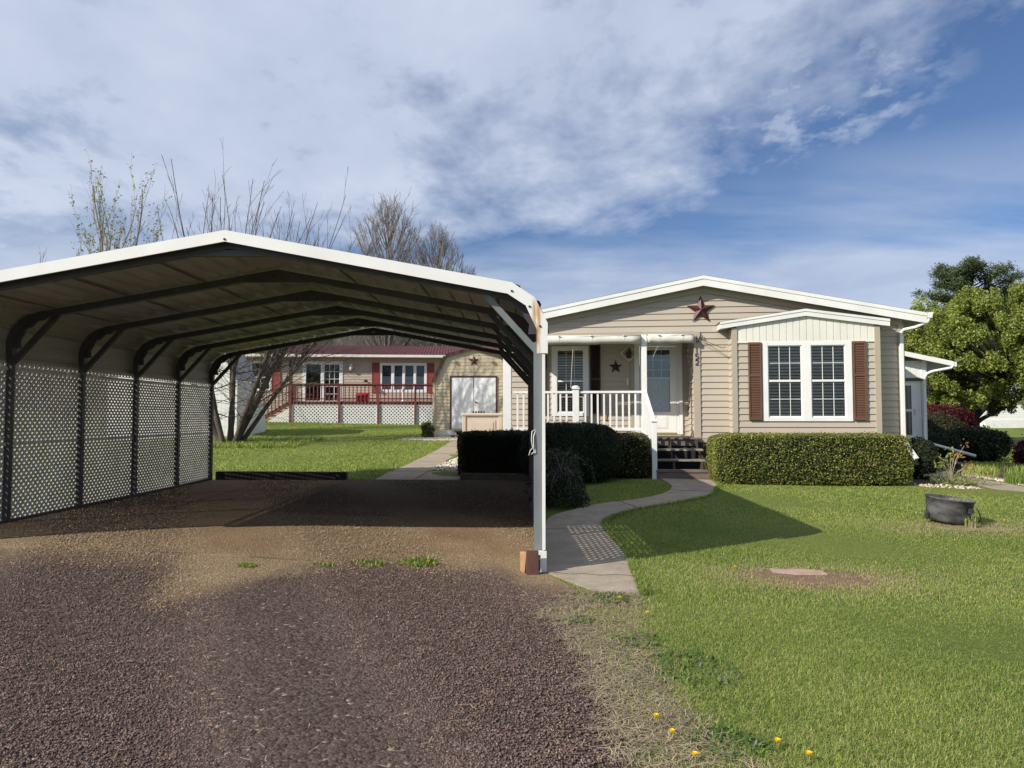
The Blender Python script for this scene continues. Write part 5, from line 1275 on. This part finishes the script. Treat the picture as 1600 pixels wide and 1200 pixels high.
def twiggy():
    x, y = 8.45, 13.8; z = g(x, y); t = thing('dry_stems', 'tangle of dry stems and small leaves at the foot of the withered plant', 'plant', (x, y, z)); mb = MB(); T = []
    for k in range(70):
        a = random.uniform(0, 2*pi); r = random.uniform(.1, .7); h = random.uniform(.08, .3); mb.tube([(x+r*.6*cos(a), y+r*.5*sin(a), z), (x+r*.9*cos(a), y+r*.7*sin(a), z+h), (x+r*1.1*cos(a), y+r*.8*sin(a), z+h*.8)], .004, 3); T += [[x+r*cos(a)+random.gauss(0, .08), y+r*.8*sin(a)+random.gauss(0, .08), z+h*random.random()] for _ in range(10)]
    mb.build('stems', mat('dry_stem', (.3, .26, .17)), t); leaves('foliage', np.array(T), .022, [LG[1], LY], t)
twiggy()
mb = MB(); mb.box(-.22, .22, -.15, .15, 0, .24); o = mb.build('stone_block', mat('dark_stone', (.13, .12, .115), (.08, .075, .07), 6, .9, bump=.006, bscale=30), bevel=.02); o.location = (8.35, 15.75, .18); o.rotation_euler.z = .3; tag(o, 'dark rough stone block behind the withered plant', 'stone')
mb = MB(); mb.lathe([(0, 0), (.055, 0), (.07, .13), (.06, .13), (.05, .11), (0, .11)], (0, 0, 0), 14); o = mb.build('small_pot', mat('pale_pot', (.42, .40, .24), (.34, .33, .2), 8, .7)); o.location = (8.25, 14.3, .2); tag(o, 'small pale pot on the ground right of the sunlit hedge', 'pot')
# low border wall under the spout
mb = MB()
for k in range(14):
    a = Vector((10.3+2.0*k/14, 15.8+6.0*k/14, .2)); b = Vector((10.3+2.0*(k+.94)/14, 15.8+6.0*(k+.94)/14, .2)); mb.bar(a, b, .22, .26)
solo(mb, 'stone_edging', 'low brown stone edging beneath the long downspout', 'edging', mat('brown_edging', (.17, .13, .105), (.11, .085, .07), 5, .9, bump=.006, bscale=30), (11.3, 18.8, .18), bevel=.01)
mb = MB(); mb.bar((14.5, 29.3, .35), (19.8, 28.5, .35), .16, .16); 
for x in (15, 17, 19): mb.box(x, x+.14, 29.26-(x-14.5)*.15, 29.4-(x-14.5)*.15, .05, .3)
solo(mb, 'low_rail', 'low dark wooden rail between the road and the garden', 'rail', M_WOODD, (17, 29, .2))

# ---- cauldron
ct = thing('cauldron', 'old black iron kettle planter tilted on the lawn', 'planter', (5.62, 9.45, .10)); ct.rotation_euler = (radians(3), radians(6.5), 0); OFF[ct.name] = (0, 0, 0); ct.scale = (.92, .92, .98)
mb = MB(); mb.lathe([(0, .0), (.235, .0), (.262, .012), (.270, .05), (.288, .18), (.300, .295), (.312, .30), (.312, .315), (.288, .315), (.278, .27), (.265, .2)], (0, 0, .02), 40)
M_POT = mat('worn_iron', (.035, .033, .035), (.10, .10, .105), 3.5, .65, bump=.002, bscale=40, stretch=(1, 1, 2.2), lo=.42, hi=.6)
mb.build('kettle', M_POT, ct, smooth=True)
mb = MB(); mb.lathe([(.262, .2), (.15, .225), (0, .215)], (0, 0, .02), 24); mb.build('soil', mat('pot_soil', (.13, .11, .06), (.07, .06, .035), 12, .95, bump=.01, bscale=40), ct, smooth=True)
mb = MB()
pts = []
for i in range(15):
    a = pi*i/14; pts.append((.315*cos(a)*.2+.13+.20*sin(a)*.9, -.30*cos(a)*1.0-(.04*sin(a)), .27-.22*sin(a)))
mb.tube(pts, .009, 6); mb.build('bail_handle', M_IRON, ct, smooth=True)
mb = MB(); mb.box(.10, .16, -.315, -.28, .19, .25); mb.box(-.32, -.29, -.03, .03, .02, .12); mb.build('lug', M_POT, ct)
n = 260; a = RNG.uniform(0, 2*pi, n); r = .13*np.sqrt(RNG.uniform(0, 1, n))
V, F, mi = blades(np.stack([.1+r*np.cos(a), r*np.sin(a), np.full(n, .22)], 1), RNG.uniform(0, 6.3, n), .14*RNG.uniform(.5, 1.2, n), RNG.uniform(.3, 1.2, n), .004, n, 2)
npmesh('dry_weeds', V, F, mi, [LG[3], leafmat('brown_weed', (.22, .13, .08), None, .2)], ct)
tuft('weed_clump', 'tall weeds growing against the front of the iron kettle', 'weed', 5.72, 9.12, 90, .07, .20, [LG[1], LG[3]], .006, 'weed clumps')
# flat stone
mb = MB(); mb.prism([(-.24, -.07), (-.02, -.12), (.14, -.09), (.25, -.08), (.22, .05), (.04, .11), (-.10, .08), (-.25, .11)], 0, .02, lambda a, b, c: (a, c, b))
o = mb.build('flat_stone', M_SLAB, bevel=.008); o.location = (2.66, 6.86, .004); o.rotation_euler = (radians(2), radians(-2), -.25); tag(o, 'flat pinkish stone slab in the bare patch of lawn', 'stone')
# weed tufts on the gravel
LW = [leafmat('weed_leaf', (.07, .14, .02), (.12, .2, .03), .3), LG[0]]
for i, (x, y, r, nn, lab) in enumerate([(-2.52, 6.62, .10, 90, 'thin weed tuft at the left of the tan gravel'), (-1.47, 6.98, .17, 130, 'middle weed clump on the gravel edge'), (-1.0, 7.12, .20, 380, 'leafiest weed clump on the gravel, nearest the carport post'), (-1.85, 6.82, .10, 40, 'sparse weed sprig between the gravel clumps')]):
    tuft('weed_clump', lab, 'weed', x, y, nn, r, .055, LW, .014, 'weed clumps', lean=1.3)
for i, (x, y, r, nn, lab) in enumerate([(.75, 5.85, .16, 260, 'leafy weed patch just below the end of the concrete path'), (.78, 4.75, .16, 260, 'bright weed patch in the dry verge beside the driveway'), (1.0, 4.25, .30, 420, 'wide grey green weed patch at the lawn edge'), (.95, 3.3, .16, 300, 'broad leaved weed patch at the bottom of the photo'), (.45, 5.2, .09, 120, 'small grassy weed tuft closest to the dark gravel')]):
    tuft('weed_clump', lab, 'weed', x, y, nn, r, .06, [LW[0], LG[1], leafmat('grey_weed', (.09, .13, .06), (.13, .17, .09), .3)], .013, 'weed clumps', lean=1.4)
# dandelions
M_DAN = mat('dandelion_yellow', (.85, .62, .02), (.8, .5, .01), 30, .6)
for x, y, lab in [(1.15, 3.24, 'largest yellow dandelion near the bottom edge of the lawn'), (1.24, 3.12, 'yellow dandelion right of the largest one at the bottom'), (.66, 3.50, 'upper dandelion of the pair in the dry verge'), (.70, 3.33, 'lower dandelion of the pair in the dry verge'), (.75, 3.11, 'dandelion cut by the bottom edge of the photo'),
                  (.80, 5.74, 'dandelion just below the end of the concrete path'), (.94, 5.30, 'dandelion in thin grass a step below the path end'), (2.07, 6.90, 'dandelion at the left of the bare patch with the flat stone'), (-.89, 7.02, 'dandelion in the leafiest weed clump on the gravel'), (5.05, 9.55, 'small dandelion left of the iron kettle'), (6.3, 9.35, 'small dandelion right of the iron kettle')]:
    z = g(x, y); mb = MB(); r = .015 if y < 6 else .014
    mb.tube([(x, y, z), (x+.005, y, z+.05)], .0025, 4, 1)
    for k in range(26):
        a = k*2.4; q = r*sqrt((k+.5)/26); tilt = .6*q/r
        c, s = cos(a), sin(a); P = (x+q*.5*c, y+q*.5*s, z+.052); e = (x+q*1.1*c, y+q*1.1*s, z+.06+.006*(1-tilt))
        mb.add([(P[0]-s*.003, P[1]+c*.003, P[2]), (P[0]+s*.003, P[1]-c*.003, P[2]), (e[0]+s*.004, e[1]-c*.004, e[2]), (e[0]-s*.004, e[1]+c*.004, e[2])], [(0, 1, 2, 3)])
    mb.lathe([(0, .050), (r*.7, .054), (r*.5, .062), (0, .064)], (x+.005, y, z), 10)
    solo(mb, 'dandelion', lab, 'dandelion', [M_DAN, LG[0]], (x, y, z), 'dandelions in the lawn')

# ================================================================== GRASS, STRAW, GRAVEL
HOUSE = [(-.6, 15.8), (-.6, 30), (12, 30), (12, 18.5), (9.0, 18), (8.3, 15.0), (7.6, 14.55), (4.4, 14.9), (2.7, 15.4)]
BED_R = [(3.7, 13.5), (7.45, 13.4), (7.6, 15), (3.8, 15.4)]
BED_L = [(-1.3, 14.0), (.2, 13.3), (.25, 9.6), (.9, 10.6), (1.25, 12.9), (2.0, 13.9), (2.8, 14.5), (2.8, 15.8), (-1.3, 15.6)]
def excluded(x, y, soft=True):
    e = (x < edge_x(y)+.0) & (y < 13.9)
    for P in (P_WALK, P_SLAB, P_SW, P_RW, HOUSE, BED_R, BED_L, P_D4, P_D3, P_D5, P_D6): e |= pip(x, y, P)
    e |= (x > -3.05) & (x < -.1) & (y > 24.5) & (y < 28.7)
    e |= (x > -14.1) & (x < -9.6) & (y > 24.1) & (y < 26); e |= (y > 32.5) & (x < -3) & (x > -13)
    return e
def vis(x, y):
    return (np.abs((x-.01*y))/np.maximum(y, .1) < .80)
def grass(name, label, x0, x1, y0, y1, dens, h, wd, thin=None):
    n = int((x1-x0)*(y1-y0)*dens); x = RNG.uniform(x0, x1, n); y = RNG.uniform(y0, y1, n)
    k = ~excluded(x, y) & vis(x, y); x, y = x[k], y[k]
    if thin is not None: k = RNG.uniform(0, 1, len(x)) < thin(x, y); x, y = x[k], y[k]
    n = len(x); P3 = np.stack([x, y, np.zeros(n)], 1)
    patch = wob(P3, .9, 3)+.5*wob(P3, 2.7, 5)
    la = RNG.uniform(0, 2*pi, n); L = h*RNG.uniform(.55, 1.15, n)*(1+.18*patch); ln = RNG.uniform(.3, 1.5, n)
    z = G(x, y)-.004
    V, F, mi = blades(np.stack([x, y, z], 1), la, L, ln, wd, n, 4)
    pr = RNG.uniform(0, 1, n); idx = np.where(pr < .46, 0, np.where(pr < .46+.30-.12*patch, 1, np.where(pr < .95, 2, 3)))
    # dry streaks and worn ground
    dry = np.zeros(n)
    for (cx, cy, rx, ry) in ((2.75, 6.65, .95, .5), (5.7, 9.1, 1.0, .42)): dry = np.maximum(dry, 1.0*np.exp(-(((x-cx)/rx)**2+((y-cy)/ry)**2)))
    dry = np.maximum(dry, np.where(y < 6.3, np.where(x < outer_x(y)-.05, .35, np.exp(-np.clip((x-outer_x(y))/.10, 0, 9))*.7), 0))
    idx = np.where(RNG.uniform(0, 1, n) < dry*.75, 3, idx)
    o = npmesh(name, V, F, np.repeat(idx, 3), LG); tag(o, label, None, None, 'stuff'); return o
def thin_near(x, y):
    d = np.ones(len(x)); d = np.where((y < 6.1) & (x < outer_x(y)), .14+.5*(wob(np.stack([x, y, 0*x], 1), 4, 1) > .05)+.3*(x-edge_x(y) > .28), d)
    P_ = np.stack([x, y, 0*x], 1)
    for (cx, cy, rx, ry) in ((2.70, 6.66, .70, .42), (5.8, 9.05, .55, .2)):
        rr = ((x-cx)/rx)**2+((y-cy)/ry)**2+.35*wob(P_, 6, 2)+.35*wob(P_, 14, 3); d = np.minimum(d, np.clip((rr-.30)/.95, .07, 1)+.25*(wob(P_, 11, 4) > .35))
    return d
grass('grass', 'short mown lawn nearest the camera', .2, 4.6, 2.7, 5.6, 24000, .044, .0028, thin_near)
grass('grass', 'short mown lawn in the middle distance before the hedge', .2, 7.6, 5.6, 9.6, 11000, .042, .0040, thin_near)
grass('grass', 'mown lawn running up to the sunlit hedge and iron kettle', .9, 12, 9.6, 14.2, 4500, .04, .0065, thin_near)
grass('grass', 'sloping back lawn behind the carport', -12, -1.9, 14.0, 34, 900, .055, .016)
grass('grass', 'rough grass around the foot of the bare tree and white shed', -10.6, -6.6, 20.6, 24.2, 500, .2, .02)
grass('grass', 'lawn strip beyond the garden path on the right', 9, 40, 15, 31, 90, .07, .04)
# grass ring at path edges (longer)
def edge_tufts():
    n = 5200; i = RNG.integers(0, len(P_WALK)//2-1, n); t = RNG.uniform(0, 1, n); W = np.array(P_WALK); m = len(W)//2
    R = W[m:][::-1]; p = R[i]*(1-t)[:, None]+R[i+1]*t[:, None]; p[:, 0] += RNG.uniform(-.03, .05, n); p[:, 1] -= RNG.uniform(-.02, .04, n)
    V, F, mi = blades(np.stack([p[:, 0], p[:, 1], G(p[:, 0], p[:, 1])], 1), RNG.uniform(0, 6.3, n), .075*RNG.uniform(.6, 1.2, n), RNG.uniform(.2, 1.1, n), .006, n, 2)
    o = npmesh('grass', V, F, mi, LG[:2]); tag(o, 'longer grass blades along the edge of the concrete path', None, None, 'stuff')
edge_tufts()
# straw
n = 5500; y = RNG.uniform(2.8, 6.05, n); e = edge_x(y); x = e-.06+(outer_x(y)-e+.12)*RNG.beta(1.1, 1.4, n)
la = RNG.normal(-.5, 1.0, n)+np.where(RNG.uniform(0, 1, n) < .5, 0, pi); L = RNG.uniform(.04, .15, n); w = RNG.uniform(.0012, .0026, n)
d = np.stack([np.cos(la), np.sin(la), np.zeros(n)], 1); pz = np.stack([-np.sin(la), np.cos(la), np.zeros(n)], 1)*w[:, None]
B = np.stack([x, y, G(x, y)+.012+RNG.uniform(0, .02, n)], 1); M2 = B+d*(L*.5)[:, None]+np.stack([RNG.normal(0, .008, n), RNG.normal(0, .008, n), RNG.uniform(0, .02, n)], 1); T2 = B+d*L[:, None]; T2[:, 2] -= .004
V = np.stack([B-pz, B+pz, M2+pz, M2-pz, T2], 1).reshape(-1, 3); i = np.arange(n)*5
F = np.concatenate([np.stack([i, i+1, i+2], 1), np.stack([i, i+2, i+3], 1), np.stack([i+3, i+2, i+4], 1)], 1).reshape(-1, 3)
o = npmesh('dry_straw', V, F, np.repeat(RNG.choice(2, n), 3), [mat('straw', (.42, .34, .215), (.31, .245, .15), 9, .7), mat('straw_grey', (.25, .20, .135), None, 9, .8)]); tag(o, 'dry straw strewn along the edge between driveway and lawn', None, None, 'stuff')
n = 420; P = np.stack([RNG.uniform(-3.5, .4, n), RNG.uniform(3, 6.8, n)], 1); la = RNG.uniform(0, pi, n); Ls = RNG.uniform(.02, .07, n); d = np.stack([np.cos(la), np.sin(la), np.zeros(n)], 1); pz = np.stack([-np.sin(la), np.cos(la), np.zeros(n)], 1)*.0016
B = np.stack([P[:, 0], P[:, 1], G(P[:, 0], P[:, 1])+.032], 1); V = np.stack([B-pz, B+pz, B+d*Ls[:, None]+pz, B+d*Ls[:, None]-pz], 1).reshape(-1, 3)
o = npmesh('dry_straw', V, np.arange(4*n).reshape(n, 4), None, [mat('straw', (0, 0, 0))]); tag(o, 'loose bits of straw scattered over the driveway gravel', None, None, 'stuff')
# gravel
MG = [mat('purple_stone', (.122, .075, .066), (.075, .047, .042), 9, .9), mat('brown_stone', (.180, .120, .098), (.118, .078, .064), 9, .9), mat('mauve_stone', (.225, .163, .135), (.155, .11, .092), 9, .9), mat('tan_stone', (.36, .27, .155), (.25, .185, .105), 9, .9), mat('pale_stone', (.5, .42, .32), None, 9, .9)]
def scatter(n, x0, x1, y0, y1, pw=1):
    y = y0+(y1-y0)*RNG.uniform(0, 1, n)**pw; x = RNG.uniform(x0, x1, n); k = (x < edge_x(y)+.05) & (np.abs(x+.01*y)/y < .78) & ((x > -6.05) | (y < 6.9)); return np.stack([x[k], y[k]], 1)
P = scatter(145000, -4.8, .6, 2.8, 7.1, 1.3); P = P[tanness(P[:, 0], P[:, 1]) < RNG.normal(0, .28, len(P))]
pebbles('gravel', P, .0064, MG, .66, [.38, .38, .222, .015, .003], label='coarse purple brown gravel of the open driveway', zoff=.014)
P = scatter(60000, -6.2, .3, 5.2, 9.5, 1.2); P = P[tanness(P[:, 0], P[:, 1]) > RNG.normal(-.05, .42, len(P))]
pebbles('gravel', P, .0085, [MG[3], mat('ochre_stone', (.20, .145, .09), None, 9, .9), MG[1], MG[4]], .55, [.42, .38, .14, .06], label='fine tan gravel at the mouth of the carport', zoff=.014)
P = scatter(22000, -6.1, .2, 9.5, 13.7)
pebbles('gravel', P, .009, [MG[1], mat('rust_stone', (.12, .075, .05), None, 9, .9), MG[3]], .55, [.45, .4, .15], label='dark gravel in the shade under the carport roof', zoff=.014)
# small lawn flecks / leaf litter under the tree
P = inpoly(500, [(-10.5, 18), (-4, 18), (-4, 24), (-10.5, 24)]); pebbles('fallen_petals', P, .012, [M_R3, LG[2]], .4, label='pale flecks scattered on the back lawn', zoff=.05)

# ================================================================== WORLD, SUN, CAMERA
w = bpy.data.worlds.new('World'); SC.world = w; w.use_nodes = True; nt = w.node_tree
bg = nt.nodes['Background']
sun_to = Vector((-1.4, -.79, 1.0)).normalized(); elev = math.asin(sun_to.z); az_ = atan2(sun_to.x, sun_to.y)
sky = N(nt, 'ShaderNodeTexSky', sky_type='NISHITA', sun_disc=False, sun_elevation=elev, sun_rotation=az_, altitude=100, air_density=1.0, dust_density=.6, ozone_density=2.2)
tc = N(nt, 'ShaderNodeTexCoord'); sep = N(nt, 'ShaderNodeSeparateXYZ'); nt.links.new(tc.outputs['Generated'], sep.inputs[0])
def M(op, a, b=None, c=None):
    n = N(nt, 'ShaderNodeMath', operation=op)
    for i, v in enumerate((a, b, c)):
        if v is None: continue
        if isinstance(v, (int, float)): n.inputs[i].default_value = v
        else: nt.links.new(v, n.inputs[i])
    return n.outputs[0]
zz = M('ADD', M('MAXIMUM', sep.outputs['Z'], 0), .16)
u = M('DIVIDE', sep.outputs['X'], zz); v = M('DIVIDE', sep.outputs['Y'], zz)
cv = N(nt, 'ShaderNodeCombineXYZ'); nt.links.new(u, cv.inputs[0]); nt.links.new(v, cv.inputs[1]); cv.inputs[2].default_value = 3.7
def wn(scale, det, ro, dist=0, st=(1, 1, 1), rot=0, off=(0, 0, 0)):
    mp = N(nt, 'ShaderNodeMapping'); mp.inputs['Scale'].default_value = st; mp.inputs['Rotation'].default_value = (0, 0, rot); mp.inputs['Location'].default_value = off; nt.links.new(cv.outputs[0], mp.inputs['Vector'])
    n = N(nt, 'ShaderNodeTexNoise'); n.inputs['Scale'].default_value = scale; n.inputs['Detail'].default_value = det; n.inputs['Roughness'].default_value = ro; n.inputs['Distortion'].default_value = dist
    nt.links.new(mp.outputs[0], n.inputs['Vector']); return n.outputs['Fac']
nbig = wn(.9, 7, .5, .1, (1, .7, 1), .5); nmid = wn(2.4, 8, .56, .2, (1, .8, 1), .4, (3, 1, 0)); nfin = wn(9, 6, .6, .1, (1, .75, 1), .3)
x_, z_ = sep.outputs['X'], sep.outputs['Z']
edge = M('SUBTRACT', z_, M('MULTIPLY_ADD', x_, .34, .285))            # >0 inside the cloud bank
edge = M('MINIMUM', M('MAXIMUM', M('MULTIPLY', edge, 3.2), -.6), .34)
mask = M('ADD', M('ADD', M('MULTIPLY', M('SUBTRACT', nbig, .5), 1.2), M('MULTIPLY', M('SUBTRACT', nmid, .5), 1.3)), M('ADD', edge, M('MULTIPLY', M('SUBTRACT', nfin, .5), .6)))
bank = ramp(nt, mask, -.14, .40)
# low bank of soft streaks near the horizon
nst = wn(1.5, 7, .55, .2, (.4, 1.0, 1), .15, (7, 2, 0))
lowf = M('MULTIPLY', ramp(nt, z_, .34, .20), ramp(nt, nst, .36, .56))
dx = M('SUBTRACT', x_, .35); dz = M('SUBTRACT', z_, .385); rr = M('ADD', M('MULTIPLY', dx, M('MULTIPLY', dx, 38.0)), M('MULTIPLY', dz, M('MULTIPLY', dz, 160.0)))
nfl = wn(15, 5, .55, .1, (1, .8, 1), .2, (5, 5, 0)); fl = M('MULTIPLY', ramp(nt, rr, 1.0, .2), ramp(nt, nfl, .47, .66))
allm = M('MINIMUM', M('MAXIMUM', M('MAXIMUM', M('MULTIPLY', bank, .95), M('MULTIPLY', lowf, .80)), M('MULTIPLY', fl, .6)), 1)
ccol = mixc(nt, ramp(nt, nmid, .35, .7), (3.9, 4.5, 5.9), (5.2, 5.8, 7.0))
skyc = mixc(nt, 1.0, sky.outputs[0], (.60, .68, .84), 'MULTIPLY')
nt.links.new(mixc(nt, allm, skyc, ccol), bg.inputs['Color'])
bg.inputs['Strength'].default_value = .10
sl = bpy.data.lights.new('sun', 'SUN'); sl.energy = 5.0; sl.angle = radians(.5); sl.color = (1, .93, .82)
so = bpy.data.objects.new('sun', sl); COL.objects.link(so); so.rotation_euler = (-sun_to).to_track_quat('-Z', 'Y').to_euler(); so.location = (-10, -6, 12)
cam = bpy.data.cameras.new('camera'); cam.sensor_width = 36; cam.lens = 36*1109/1600; cam.clip_end = 3000; cam.clip_start = .05
co = bpy.data.objects.new('camera', cam); COL.objects.link(co); co.location = (0, 0, 1.5)
co.rotation_euler = (radians(90)+atan(50/1109), 0, atan(11/1109)); SC.camera = co
SC.view_settings.view_transform = 'Standard'; SC.view_settings.look = 'None'; SC.view_settings.exposure = .30; SC.view_settings.gamma = 1
SC.cycles.max_bounces = 6; SC.cycles.transparent_max_bounces = 12
